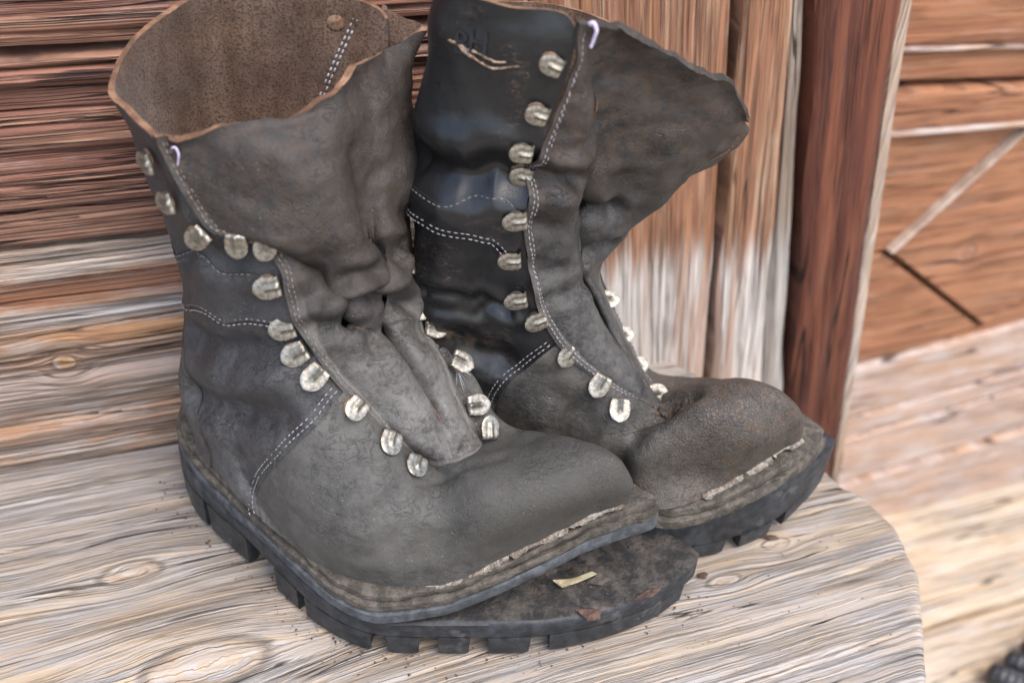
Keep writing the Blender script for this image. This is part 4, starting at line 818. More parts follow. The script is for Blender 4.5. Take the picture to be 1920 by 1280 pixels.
def stitch_mesh(name, lines, mat, length=0.0022, gap=0.0011, rad=0.00031):
    """rows of short thread stitches; every line is (points, normals)"""
    V, F = [], []
    K = 6
    prof = [(0.0, 0.25), (0.18, 0.85), (0.5, 1.0), (0.82, 0.85), (1.0, 0.25)]
    for P, N in lines:
        P = np.asarray(P); d = np.r_[0, np.cumsum(np.linalg.norm(np.diff(P, axis=0), axis=1))]
        s = 0.0
        while s + length < d[-1]:
            q = lambda x, A: np.array([np.interp(x, d, A[:, k]) for k in range(3)])
            jit = random.uniform(-0.0003, 0.0003)
            if random.random() < 0.05:
                s += length + gap
                continue
            a, b = q(s + jit, P), q(s + length + jit, P)
            nn = q(s + length / 2, N); nn /= np.linalg.norm(nn) + 1e-9
            tt = b - a; tt /= np.linalg.norm(tt) + 1e-9
            bb = np.cross(nn, tt)
            base = len(V)
            for t, w in prof:
                c = a + (b - a) * t + nn * (rad * 0.55 * math.sin(math.pi * t) - rad * 0.35)
                for k in range(K):
                    g = 2 * math.pi * k / K
                    V.append(tuple(c + (bb * math.cos(g) * 1.15 + nn * math.sin(g)) * rad * w))
            for i in range(4):
                for k in range(K):
                    F.append((base + i * K + k, base + i * K + (k + 1) % K, base + (i + 1) * K + (k + 1) % K, base + (i + 1) * K + k))
            F.append(tuple(base + k for k in range(K))[::-1]); F.append(tuple(base + 4 * K + k for k in range(K)))
            s += length + gap
    return mesh_data(name, V, F, [mat], None, True)

def cord_mesh(name, P, rad, mat, K=8, taper=0.0, wob=0.0, seed=0):
    P = np.asarray(P, float)
    T = np.gradient(P, axis=0); T /= np.linalg.norm(T, axis=1)[:, None] + 1e-12
    up = np.array([0.3, 0.2, 1.0])
    V, F = [], []
    for i in range(len(P)):
        a = np.cross(T[i], up); a /= np.linalg.norm(a) + 1e-9; b = np.cross(T[i], a)
        r = rad * (1 - taper * i / (len(P) - 1))
        for k in range(K):
            g = 2 * math.pi * k / K
            rr = r * (1 + wob * float(vnoise(np.array([[P[i][0] * 300, P[i][1] * 300, k * 1.7]]), 1.0, seed)[0]))
            V.append(tuple(P[i] + (a * math.cos(g) + b * math.sin(g)) * rr))
    for i in range(len(P) - 1):
        for k in range(K):
            F.append((i * K + k, i * K + (k + 1) % K, (i + 1) * K + (k + 1) % K, (i + 1) * K + k))
    F.append(tuple(range(K))[::-1]); F.append(tuple((len(P) - 1) * K + k for k in range(K)))
    return mesh_data(name, V, F, [mat], None, True)

class Boot:
    def __init__(s, T, root, seed):
        s.T = T; s.root = root; s.seed = seed
        s.net = np.array(T['net'], float) / 1000.0
        # the upper tucks in a little where it meets the welt
        k_ = np.arange(len(s.net), dtype=float)
        _, n_ = s.raw(k_, np.full(len(k_), 0.3))
        n_[:, 2] = 0
        n_ /= np.linalg.norm(n_, axis=1)[:, None] + 1e-9
        s.net[:, 0] -= n_ * 0.0030
        s.lines = []
        for c, a, w in T['creases']:
            sv = np.array(c)
            s.lines.append((surf(s.net, poly_interp(sv, 40)[:, 0], poly_interp(sv, 40)[:, 1]), 1.6 * a / 1000.0, w / 1000.0))
    def raw(s, S_, V_):
        P = surf(s.net, S_, V_)
        e = 1e-3
        ds = surf(s.net, S_ + e, V_) - surf(s.net, S_ - e, V_)
        dv = surf(s.net, S_, V_ + e) - surf(s.net, S_, V_ - e)
        N = np.cross(dv, ds)
        N /= np.linalg.norm(N, axis=-1, keepdims=True) + 1e-12
        return P, N
    def disp(s, P):
        """creases and soft unevenness of the leather, as a function of place"""
        d = 0.0011 * fbm(P, 24, s.seed, 3) + 0.0003 * fbm(P, 120, s.seed + 3, 2)
        up = np.clip((P[..., 2] - 0.11) / 0.1, 0, 1)
        d = d + up * 0.0016 * vnoise(P * np.array([1, 1, 1.6]), 32, s.seed + 9)
        for L_, a, w in s.lines:
            q = P.reshape(-1, 3)
            best = np.full(len(q), 9.0)
            for k in range(len(L_)):
                best = np.minimum(best, ((q - L_[k]) ** 2).sum(-1))
            dd = np.sqrt(best).reshape(P.shape[:-1])
            d = d - a * np.exp(-(dd / w) ** 2) + 0.45 * a * np.exp(-((dd - 1.7 * w) / w) ** 2)
        return d
    def at(s, S_, V_, off=0.0):
        S_ = np.asarray(S_, float); V_ = np.asarray(V_, float)
        P, N = s.raw(S_, V_)
        d = s.disp(P)
        return P + N * (d + off)[..., None], N
    def patch(s, S_, V_, off, thick, name, mats, attrs=None, periodic=False, parent=None, off_grid=None):
        P, N = s.at(S_, V_, 0)
        P = P + N * (np.broadcast_to(off, P.shape[:2]) if off_grid is None else off_grid)[..., None]
        N2 = grid_normals(P, periodic)
        if (N2 * N).sum() < 0: N2 = -N2
        at = {k: f(P) for k, f in attrs.items()} if attrs else None
        return link(name, sheet(name, P, N2, thick, mats, periodic, at), parent or s.root)
    def stitch(s, name, curves, off, mat=None, parent=None, **kw):
        """curves: (list of (s, v) points, sideways shift in metres)"""
        ls = []
        for c, sh in curves:
            q = poly_interp(np.array(c, float), 160)
            P, N = s.at(q[:, 0], q[:, 1], off)
            T = np.gradient(P, axis=0); T /= np.linalg.norm(T, axis=1)[:, None] + 1e-9
            P = P + np.cross(N, T) * sh
            ls.append((P, N))
        o = link(name, stitch_mesh(name, ls, mat or M_THREAD, **kw), parent or s.root)
        o["kind"] = "stuff"
        return o
    def hooks(s, svs, off, tilt=(), size=(1.0, 1.0), push=0.0, face=None, fw=0.6, shift=(0, 0, 0)):
        e = np.linspace(1.0, 21.0, 900)
        E, _ = s.raw(e, np.full_like(e, 5.0))
        for k, ab in enumerate(svs):
            if len(ab) == 3:
                P, N = np.array(ab) / 1000.0, np.array(face)
                b = None
            else:
                a, b = ab
                P, N = s.at(np.array([a]), np.array([b]), off)
                P, N = P[0], N[0]
            d = E[((E - P) ** 2).sum(1).argmin()] - P
            d -= N * (d @ N)
            if b is None and np.linalg.norm(d) < 0.004:
                d = np.array([-0.6, -0.5, 0.5]); d -= N * (d @ N)
            elif np.linalg.norm(d) < 0.002:
                _, Nn = s.raw(np.array([a]), np.array([b])); d = s.raw(np.array([a]), np.array([b + 0.05]))[0][0] - P; d -= N * (d @ N)
            d /= np.linalg.norm(d)
            ang = random.uniform(-0.16, 0.16)
            tl = tilt[k] if k < len(tilt) else 0.0
            N, d = N * math.cos(tl) - d * math.sin(tl), d * math.cos(tl) + N * math.sin(tl)
            P = P + N * (0.0015 * (tl > 0) + push) + np.array(shift)
            if face is not None:      # hooks bent outwards by wear
                N = N * (1 - fw) + np.array(face) * fw; N /= np.linalg.norm(N)
                d = d - N * (d @ N); d /= np.linalg.norm(d)
            sz = size[0] + (size[1] - size[0]) * k / max(1, len(svs) - 1) + random.uniform(-0.03, 0.03)
            y = np.cross(N, d)
            x2 = d * math.cos(ang) + y * math.sin(ang); y2 = np.cross(N, x2)
            Mx = Matrix(((x2[0] * sz, y2[0] * sz, N[0] * sz, P[0]), (x2[1] * sz, y2[1] * sz, N[1] * sz, P[1]), (x2[2] * sz, y2[2] * sz, N[2] * sz, P[2]), (0, 0, 0, 1)))
            h = link("lace_hook", HOOK, s.root); h.matrix_local = Mx
            b_ = link("base_plate", BASEP, h)
            b_.location = (-0.0015 + random.uniform(-.001, .001), random.uniform(-.001, .002), -0.0001)

def rim_dark(me, ns, nv, sc):
    """the cut edge is tan round the open top and dark with grime along the lacing"""
    n0 = 2 * ns * (nv - 1) + ns
    mi = np.zeros(len(me.polygons), dtype=np.int32)
    me.polygons.foreach_get("material_index", mi)
    dark = ~((sc > 7.9) & (sc < 14.1))
    mi[n0:n0 + ns] = np.where(dark, 3, 2)
    me.polygons.foreach_set("material_index", mi)

def build_boot(T, root, seed, mq, mv, mg, vamp_attr, quarter_attr, zf):
    B = Boot(T, root, seed)
    # quarter + shaft: the whole upper skin, open along the lacing and at the top
    ns, nv = 420, 190
    sc = np.linspace(0, 22, ns, endpoint=False)
    vv = np.linspace(-0.05, 5.0, nv)
    Sg, Vg = np.meshgrid(sc, vv, indexing='ij')
    s_obj = B.patch(Sg, Vg, 0.0, (0.0022 + 0.0010 * np.clip((Vg - 4.7) / 0.2, 0, 1))[..., None], "quarter", [mq, M_SUEDE, M_CUT, M_CUT_DARK], quarter_attr, True)
    rim_dark(s_obj.data, ns, nv, sc)
    # vamp: from the side seam forward over the toe
    q = poly_interp(np.array(T['vamp'] + [[T['vamp'][-1][0] + 0.06, -0.06]], float), 120)
    q = q[::-1]
    sl = np.interp(np.linspace(-0.06, 5.0, 120), q[:, 1], q[:, 0])
    kk = np.convolve(np.pad(sl, 4, mode='edge'), np.ones(9) / 9, 'valid')
    tS = np.linspace(0, 1, 260)
    S2 = (kk[None, :] * (1 - tS)[:, None] + (-kk + 0.35)[None, :] * tS[:, None])
    V2 = np.repeat(np.linspace(-0.06, 4.97, 120)[None, :], 260, 0)
    P0, N0 = B.raw(S2, V2)
    fade = np.clip(np.minimum(tS, 1 - tS) / 0.004, 0, 1)
    B.patch(S2, V2, 0, 0.0016, "vamp", [mv, mv, M_CUT_DARK], vamp_attr, False, off_grid=np.repeat((0.0007 + 0.0007 * fade)[:, None], 120, 1))
    # collar band with a proud lower edge, all the way round
    lo = np.array(T['collar_lo'], float); hi = np.array(T['collar_hi'], float)
    sA, sB = lo[0, 0], 22.0 - lo[0, 0]
    ss = np.linspace(sA, sB, 260)
    def vcurve(c):
        o = np.argsort(c[:, 0]); c = c[o]
        v = np.interp(np.where(ss < c[-1, 0], ss, np.where(22 - ss < c[-1, 0], 22 - ss, c[-1, 0])), c[:, 0], c[:, 1])
        return np.convolve(np.pad(v, 20, mode='edge'), np.hanning(43)[1:-1] / np.hanning(43).sum(), 'valid')
    vl, vh = vcurve(lo), vcurve(hi)
    vl = np.minimum(vl, 4.96); vh = np.minimum(np.maximum(vh, vl + 0.02), 4.985)
    w = np.linspace(0, 1, 24)
    Sc = np.repeat(ss[:, None], 24, 1); Vc = vl[:, None] * (1 - w) + vh[:, None] * w
    offg = np.repeat((0.0028 - 0.0019 * w)[None, :], 260, 0)
    B.patch(Sc, Vc, 0, 0.0018, "collar_band", [mq, mq, M_CUT_DARK], quarter_attr, off_grid=offg)
    m1 = np.stack([ss, vl + 0.05], 1); m2 = np.stack([ss, vl + 0.05], 1); m3 = np.stack([ss, vh - 0.03], 1)
    B.stitch("stitching", [(m1, 0.0008), (m2, 0.0036)], 0.0026)
    B.stitch("stitching", [(m3[20:-20], -0.0008), (m3[20:-20], 0.0022)], 0.0011, M_THREAD_DUST)
    # heel counter
    n1, n2 = 80, 60
    tt = np.linspace(0, 1, n1); wv = np.linspace(0, 1, n2)
    top = 1.75 - 1.15 * np.abs(tt * 2 - 1) ** 3
    Sh = np.repeat((8.9 + 4.2 * tt)[:, None], n2, 1); Vh = -0.05 + (top[:, None] + 0.05) * wv[None, :]
    B.patch(Sh, Vh, 0.0013, 0.0016, "heel_counter", [mq, mq, M_CUT_DARK], quarter_attr)
    # side seam stitching on the vamp
    sm = [[a, b] for a, b in zip(kk[4:-3], np.linspace(-0.06, 4.97, 120)[4:-3])]
    B.stitch("stitching", [(sm, 0.0030), (sm, 0.0058)], 0.0016)
    # gusset (bellows tongue)
    G = np.array(T['gus'], float) / 1000.0
    R0, C0 = G.shape[:2]
    nr, nc = 230, 240
    rr, cc = np.meshgrid(np.linspace(0, R0 - 1, nr), np.linspace(-0.20, C0 - 1 + 0.20, nc), indexing='ij')
    P = surf(G, rr, cc, False)
    for _ in range(5):      # soft leather does not fold to a knife edge
        P[1:-1] = 0.25 * P[:-2] + 0.5 * P[1:-1] + 0.25 * P[2:]
        P[:, 1:-1] = 0.25 * P[:, :-2] + 0.5 * P[:, 1:-1] + 0.25 * P[:, 2:]
    N = grid_normals(P, False)
    mid = N[nr // 2:, nc // 2]
    if (N * (P - np.array([0.05, 0.0, 0.15]))).sum() < 0: N = -N
    edge = np.minimum(cc + 0.20, C0 - 1 + 0.20 - cc)
    d = 0.0016 + 0.0009 * fbm(P, 42, seed + 40, 3) + 0.0004 * fbm(P, 160, seed + 44, 2)
    d = d + 0.0012 * vnoise(P * np.array([1, 1, 1.8]), 70, seed + 47) * np.clip((P[..., 2] - 0.15) / 0.05, 0, 1)
    for gc, a, w_ in T['gcreases']:
        gq = poly_interp(np.array(gc, float), 24)
        L_ = surf(G, gq[:, 0], gq[:, 1], False)
        dd = np.sqrt(np.min([((P - L_[k]) ** 2).sum(-1) for k in range(len(L_))], axis=0))
        a, w_ = 1.35 * a / 1000.0, w_ / 1000.0
        d = d - a * np.exp(-(dd / w_) ** 2) + 0.5 * a * np.exp(-((dd - 1.9 * w_) / w_) ** 2)
    for L_, a, w_ in B.lines:
        dd = np.sqrt(np.min([((P - L_[k]) ** 2).sum(-1) for k in range(len(L_))], axis=0))
        d = d - 0.5 * a * np.exp(-(dd / w_) ** 2)
    bord = np.minimum(edge / 0.78, (rr + 0.0) / 0.17 + 0.0)
    bord = np.clip((1.0 - bord) / 0.10, 0, 1)
    bord = bord * np.clip((6.5 - rr) / 2.0, 0.35, 1)
    d = d + 0.0013 * bord + 0.0005 * np.exp(-((edge - 0.35) / 0.25) ** 2)
    # ragged top rim
    P[..., 2] += (np.clip((rr - (R0 - 1.6)) / 1.6, 0, 1) * 0.0022 * fbm(np.stack([cc * 1.0, 0 * cc, 0 * cc], -1), 1.6, seed + 3, 3))
    d = d + 0.0022 * np.clip((rr - (R0 - 1.5)) / 0.5, 0, 1) ** 2
    P2 = P + N * d[..., None]
    N2 = grid_normals(P2, False)
    if (N2 * N).sum() < 0: N2 = -N2
    wear = np.clip((P2[..., 2] - zf) / 0.05, 0, 1) * 0.75
    g = link("gusset", sheet("gusset", P2, N2, (0.0010 + 0.0026 * np.clip((rr - (R0 - 1.9)) / 0.8, 0, 1))[..., None], [mg, M_SUEDE, M_CUT_DARK if T is TR else M_CUT, M_CUT_DARK], False, {"wear": wear, "crackle": 0.75 * bord}, (3, 3, 3, 2)), root)
    # stitched edges of the gusset
    for side in (0, 1):
        ls = []
        Q, QN = (P2, N2) if side == 0 else (P2[:, ::-1], N2[:, ::-1])
        seg = np.linalg.norm(np.diff(Q[:, :70], axis=1), axis=-1)
        cum = np.concatenate([np.zeros((nr, 1)), np.cumsum(seg, 1)], 1)
        lo_r, hi_r = 6, int(((R0 - 1.02) if side == 0 else (4.6 if T is TR else 5.2)) / (R0 - 1) * (nr - 1))
        for off in (0.0024, 0.0045):
            Pp = np.array([[np.interp(off, cum[i], Q[i, :70, k]) for k in range(3)] for i in range(lo_r, hi_r)])
            Nn = np.array([[np.interp(off, cum[i], QN[i, :70, k]) for k in range(3)] for i in range(lo_r, hi_r)])
            ls.append((Pp + Nn * 0.0004, Nn))
        o = link("stitching", stitch_mesh("stitching", ls, M_THREAD if T is TR else M_THREAD_DUST), g)
        o["kind"] = "stuff"
    B.gP, B.gN = P2[:, int(0.5 / (C0 - 0.6) * nc)], N2[:, int(0.5 / (C0 - 0.6) * nc)]
    return B

def ramp_x(xs, zs):
    xs = np.array(xs) / 1000.0; zs = np.array(zs) / 1000.0
    return lambda x: np.interp(x, xs, zs)

def wear_fn(B_seed, lo, hi, amt):
    return lambda P: amt * np.clip((P[..., 2] - lo) / (hi - lo), 0, 1)

# ---- front boot (its right side faces the camera); tread sole has come loose at the toe
ROOT_L = empty("hiking_boot", (-0.010, 0.524, 0.0), math.radians(-41),
               "dusty grey-black leather boot in front, tread sole gaping loose at the toe, top flopped open", "boot", "pair of worn leather mountain boots")
zeroL = lambda P: 0 * P[..., 0]
crkL = lambda P: np.clip((P[..., 0] - 0.19) / 0.05, 0, 1) * np.clip((P[..., 2] - 0.06) / 0.03, 0, 1) * 0.8
BL = build_boot(TL, ROOT_L, 11, M_QUARTER_GREY, M_VAMP_GREY, M_GUSSET_GREY,
                {"wear": zeroL, "crackle": crkL}, {"wear": zeroL, "crackle": zeroL}, 0.17)
BL.hooks(TL['hooks'], 0.0004, (0.5, 0.45, 0.4, 0.25, 0.1), (0.78, 0.86), 0.0008, (0.45, -0.74, 0.50), 0.35)
BL.hooks(TL['hooks_far'], 0.0004, (), (0.78, 0.84), 0.0, (0.70, -0.30, 0.64), 0.6)

nearW = [(-2, 10), (3, -4), (12, -19), (31, -34), (54, -46), (83, -58), (115, -70), (140, -79), (160, -84), (178, -84), (196, -77), (221, -62), (246, -43), (268, -24), (290, 0), (301, 11), (304, 17)]
farW = [(-2, 10), (2, 27), (25, 42), (62, 48), (98, 49), (125, 51), (150, 54), (178, 57), (215, 55), (245, 44), (270, 34), (288, 25), (299, 20), (304, 17)]
feath = ramp_x([0, 100, 150, 180, 215, 240, 272, 300], [58, 55, 49, 47, 52, 63, 79, 80])
fz = lambda d: (lambda x: feath(x) + d / 1000.0)
def inset(ch, k):
    c = np.array(ch, float); mid = np.array([140.0, -5.0])
    return [tuple(p + (mid - p) / np.linalg.norm(mid - p) * k) for p in c]
slab_between("welt", inset(nearW, 3.0), inset(farW, 3.0), fz(1.0), fz(-4.2), M_WELT, ROOT_L, 160, rough=0.0010, seed=3)
slab_between("midsole", inset(nearW, 0.6), inset(farW, 0.6), fz(-4.5), fz(-10.5), M_WELT, ROOT_L, 160, rough=0.0007, seed=13)
slab_between("rubber_midsole", nearW, farW, fz(-10.8), fz(-19.0), M_RUBBER_GREY, ROOT_L, 160, seed=23)
nearO = [(-2, 10), (3, -4), (11, -19), (30, -35), (54, -46), (83, -57), (115, -70), (140, -79), (165, -83), (185, -80), (217, -67), (258, -48), (290, -25), (316, 4), (328, 28), (329, 38)]
farO = [(-2, 10), (2, 27), (25, 42), (62, 48), (98, 49), (125, 51), (150, 54), (178, 56), (215, 56), (250, 53), (285, 48), (315, 46), (329, 38)]
otop = ramp_x([0, 100, 150, 178, 200, 230, 300, 340], [38.6, 35.6, 29.6, 27.8, 28.6, 28.6, 27.5, 28])
obot = ramp_x([0, 84, 104, 140, 180, 340], [25, 24, 22, 18, 16, 15.5])
outs = slab_between("outsole", nearO, farO, lambda x: otop(x), lambda x: obot(x), M_RUBBER, ROOT_L, 160, 26, seed=33, top_mat=M_FLAP, top_noise=0.0006, cham=0.0016)
zero = lambda x: 0.0 * x + 0.0004
chN = chain_xy(nearO, 400); chF = chain_xy(farO, 400)
for x0, x1 in ((0.006, 0.0155), (0.019, 0.043), (0.047, 0.083), (0.108, 0.127), (0.133, 0.177), (0.185, 0.202), (0.211, 0.227), (0.236, 0.257), (0.266, 0.3255)):
    link("lug", lug_mesh(chN, x0, x1, lambda x: obot(x) + 0.0006, zero, 1), outs)
for x0, x1 in ((0.004, 0.020), (0.024, 0.055), (0.060, 0.085), (0.106, 0.135), (0.140, 0.165), (0.172, 0.198), (0.205, 0.232), (0.240, 0.270), (0.277, 0.322)):
    link("lug", lug_mesh(chF, x0, x1, lambda x: obot(x) + 0.0006, zero, -1), outs)
# pale crusty filler showing where the toe welt has split
def filler(B, s0, s1, parent, width, seed, lift):
    """crusty pale strip between the upper and the split welt"""
    n, m = 170, 9
    ss = np.linspace(s0, s1, n)
    P, N = B.at(ss, np.full(n, -0.02), 0.0012)
    H = N.copy(); H[:, 2] = 0; H /= np.linalg.norm(H, axis=1)[:, None]
    w = width * (0.55 + 0.45 * np.clip(fbm(np.c_[ss * 1.0, 0 * ss, 0 * ss], 2.2, seed, 3) + 0.4, 0.1, 1.3)) * np.clip(np.minimum(np.arange(n), n - 1 - np.arange(n)) / 10.0, 0.05, 1)
    t = np.linspace(0, 1, m)
    G = P[:, None, :] + H[:, None, :] * (w[:, None] * t)[..., None]
    z = lift * (1 - t)[None, :] ** 1.4 + 0.0 * w[:, None]
    G[..., 2] += z + 0.0006
    G += 0.0007 * np.stack([fbm(G + k, 210, seed + k, 3) for k in range(3)], -1)
    NN = grid_normals(G, False)
    if NN[..., 2].sum() < 0: NN = -NN
    return link("welt_filler", sheet("welt_filler", G, NN, 0.0016, [M_FILL]), parent)
filler(BL, 2.7, 1.75, ROOT_L, 0.0018, 5, 0.0006)
filler(BL, 1.72, 1.00, ROOT_L, 0.0024, 6, 0.0010)
filler(BL, 1.02, 0.28, ROOT_L, 0.0034, 7, 0.0014)
filler(BL, 0.30, -0.62, ROOT_L, 0.0026, 8, 0.0012)

# ---- rear boot (its left side faces the camera)
ROOT_R = empty("hiking_boot", (0.10, 0.468, 0.0), math.radians(-18),
               "glossy black leather boot behind, cracked brown toe cap and upright shaft with white stitching", "boot", "pair of worn leather mountain boots")
crkR = lambda P: np.clip((P[..., 0] - 0.150) / 0.03, 0, 1) * np.clip((P[..., 2] - 0.05) / 0.02, 0, 1)
wearR = lambda P: np.clip((P[..., 0] - 0.165) / 0.03, 0, 1) * 0.42
zeroR = lambda P: 0 * P[..., 0]
_sc = np.array(TR['scuff'], float)
_scP = surf(np.array(TR['net'], float) / 1000.0, _sc[:, 0], _sc[:, 1])
def scuffR(P):
    dd = np.min([((P - q) ** 2).sum(-1) for q in poly_interp(_scP, 12)], axis=0)
    return 0.9 * np.exp(-dd / 0.0055 ** 2)
BR = build_boot(TR, ROOT_R, 57, M_QUARTER_BLACK, M_VAMP_CRACKED, M_GUSSET_BLACK,
                {"wear": wearR, "crackle": crkR}, {"wear": scuffR, "crackle": zeroR}, 0.20)
BR.hooks(TR['hooks'], 0.0004, (), (0.70, 0.84))
BR.hooks(TR['hooks_far'], 0.0004, (), (0.72, 0.78), 0.0, (0.35, -0.62, 0.70))
nearR = [(-22, 4), (-16, -16), (10, -33), (45, -43), (85, -49), (120, -54), (150, -59), (172, -66), (195, -65), (222, -57), (247, -44), (268, -26), (278, -13), (284, -6), (285, -2)]
farR = [(-22, 4), (-16, 24), (10, 40), (55, 47), (98, 49), (140, 52), (180, 57), (220, 47), (243, 31), (262, 19), (277, 8), (285, -2)]
feathR = ramp_x([0, 100, 160, 180, 205, 226, 255, 290], [57, 53, 52, 52, 57, 64, 69, 61])
fzR = lambda d: (lambda x: feathR(x) + d / 1000.0)
slab_between("welt", inset(nearR, 3.5), inset(farR, 3.5), fzR(1.0), fzR(-5.5), M_WELT, ROOT_R, 160, rough=0.0010, seed=43)
slab_between("midsole", inset(nearR, 0.4), inset(farR, 0.4), fzR(-5.8), fzR(-13.5), M_WELT, ROOT_R, 160, rough=0.0007, seed=53)
nearRO = [(-22, 4), (-16, -16), (10, -33), (45, -43), (85, -47), (120, -51), (150, -55), (180, -57), (206, -54), (230, -46), (254, -35), (276, -17), (289, -4), (295, 5), (295, 9)]
farRO = [(-22, 4), (-16, 24), (10, 40), (55, 47), (98, 49), (140, 52), (180, 57), (220, 56), (250, 40), (274, 26), (289, 16), (295, 9)]
obR = ramp_x([0, 95, 110, 200, 230, 255, 280, 300], [24, 21, 17, 13, 14, 18, 25, 30])
tbR = ramp_x([0, 205, 230, 255, 280, 300], [0.4, 0.4, 1.0, 4, 11, 19])
outR = slab_between("outsole", nearRO, farRO, fzR(-13.8), lambda x: obR(x), M_RUBBER, ROOT_R, 160, seed=63, cham=0.0016)
cN = chain_xy(nearRO, 400); cF = chain_xy(farRO, 400)
for x0, x1 in ((-0.012, 0.012), (0.016, 0.045), (0.050, 0.088), (0.108, 0.130), (0.136, 0.158), (0.165, 0.184), (0.192, 0.219), (0.229, 0.250), (0.260, 0.2915)):
    link("lug", lug_mesh(cN, x0, x1, lambda x: obR(x) + 0.0006, lambda x: tbR(x), 1), outR)
for x0, x1 in ((-0.012, 0.012), (0.016, 0.045), (0.050, 0.088), (0.108, 0.130), (0.136, 0.158), (0.164, 0.186), (0.192, 0.221), (0.228, 0.252), (0.260, 0.290)):
    link("lug", lug_mesh(cF, x0, x1, lambda x: obR(x) + 0.0006, lambda x: tbR(x), -1), outR)
filler(BR, 2.3, 1.35, ROOT_R, 0.0040, 9, 0.0016)
filler(BR, 1.30, 0.45, ROOT_R, 0.0036, 10, 0.0014)
filler(BR, 0.42, -0.75, ROOT_R, 0.0026, 12, 0.0012)
# two scratches through the finish near the top of the rear boot, and faint pressed letters
for c in TR['scratch']:
    q = np.array([c[0], c[len(c) // 2], c[-1]], float)
    q = poly_interp(q, 60)
    P, N = BR.at(q[:, 0], q[:, 1], 0.0001)
    P = P + 0.00035 * np.stack([fbm(P + k, 400, 5 + k, 2) for k in range(3)], -1)
    link("scratch", cord_mesh("scratch", P, 0.0007, M_SCRATCH, 6, 0.5, 1.4, 3), ROOT_R)
for ch, (a, b), dz in (("B", TR['logo'][0], 0), ("H", TR['logo'][1], 0)):
    fc = bpy.data.curves.new("pressed_letter", 'FONT')
    fc.body = ch; fc.size = 0.015; fc.extrude = 0.00025; fc.align_x = 'CENTER'; fc.align_y = 'CENTER'
    fc.materials.append(M_EMBOSS)
    tmp = bpy.data.objects.new("pressed_letter", fc); COL.objects.link(tmp)
    dg = bpy.context.evaluated_depsgraph_get()
    me = bpy.data.meshes.new_from_object(tmp.evaluated_get(dg))
    bpy.data.objects.remove(tmp)
    P, N = BR.at(np.array([a]), np.array([b]), 0.0)
    N = N[0]; P = P[0] + N * 0.0004
    up = np.array([0.0, 0, 1.0]) - N * N[2]; up /= np.linalg.norm(up)
    x = np.cross(up, N)
    o = link("pressed_letter", me, ROOT_R)
    o.matrix_local = Matrix(((x[0], up[0], N[0], P[0]), (x[1], up[1], N[1], P[1]), (x[2], up[2], N[2], P[2]), (0, 0, 0, 1)))

# loose thread ends at the lacing corners, inside seam and rivet
for B, rt in ((BR, ROOT_R), (BL, ROOT_L)):
    p, nn = B.at(np.array([8.0]), np.array([4.97]), 0.0)
    p, nn = B.gP[-1] - np.array([0, 0, 0.0 if B is BR else 0.007]), B.gN[-1]
    pts = [p + nn * 0.002 + np.array([0.0, 0, 0.0015]) , p + nn * 0.0032 + np.array([0.0008, 0, 0.0026]), p + nn * 0.0036 + np.array([0.002, 0, 0.0]), p + nn * 0.0030 + np.array([0.0018, 0, -0.004]), p + nn * 0.0026 + np.array([0.001, 0, -0.0085])]
    link("thread_end", cord_mesh("thread_end", poly_interp(np.array(pts), 20), 0.0011 if B is BR else 0.0006, M_THREAD_LILAC, 7, 0.35, 0.5), rt)
sI = np.linspace(4.98, 4.1, 60)
lsI = []
for s0 in (13.70, 13.64):
    Pi, Ni = BL.at(np.full(60, s0), sI, -0.0024)
    lsI.append((Pi, -Ni))
oI = link("stitching", stitch_mesh("stitching", lsI, M_THREAD, 0.0028, 0.0009, 0.0006), ROOT_L); oI["kind"] = "stuff"
Pi, Ni = BL.at(np.array([13.45]), np.array([4.80]), -0.0023)
ni = -Ni[0]; tx = np.cross(ni, np.array([0.0, 0, 1.0])); tx /= np.linalg.norm(tx); ty = np.cross(ni, tx)
rv = link("rivet", BASEP, ROOT_L)
rv.matrix_local = Matrix(((tx[0] * .7, ty[0] * .7, ni[0], Pi[0][0]), (tx[1] * .7, ty[1] * .7, ni[1], Pi[0][1]), (tx[2] * .7, ty[2] * .7, ni[2], Pi[0][2]), (0, 0, 0, 1)))

# small scraps
def scrap(name, pts, z, th, mat, label, cat, group=None, curl=0.0, seed=0):
    c = np.mean(np.array(pts), 0)
    P = np.array(pts) - c
    bm = bmesh.new()
    n = len(P)
    def lift(p): return curl * ((p[0] ** 2 + p[1] ** 2) / 1e-4) + 0.0006 * math.sin(p[0] * 900 + seed)
    t = [bm.verts.new((p[0], p[1], th + lift(p))) for p in P]; b = [bm.verts.new((p[0], p[1], lift(p))) for p in P]
    bm.faces.new(t); bm.faces.new(b[::-1])
    for i in range(n): bm.faces.new((t[i], b[i], b[(i + 1) % n], t[(i + 1) % n]))
    bmesh.ops.recalc_face_normals(bm, faces=bm.faces)
    bmesh.ops.triangulate(bm, faces=[f for f in bm.faces if len(f.verts) > 4])
    me = bpy.data.meshes.new(name); bm.to_mesh(me); bm.free(); me.materials.append(mat)
    return tag(link(name, me, None, (c[0], c[1], z)), label, cat, group)
def wl(x, y):
    a = math.radians(-41)
    return (-0.010 + x * math.cos(a) - y * math.sin(a), 0.524 + x * math.sin(a) + y * math.cos(a))
scrap("straw_scrap", [wl(*p) for p in ((.258, -.020), (.264, -.021), (.271, -.014), (.279, -.005), (.276, -.004), (.268, -.012), (.263, -.016))], 0.0300, 0.0008, M_STRAW,
      "pale yellow straw scrap caught on the loose sole under the front boot's toe", "straw scrap", curl=0.0012)
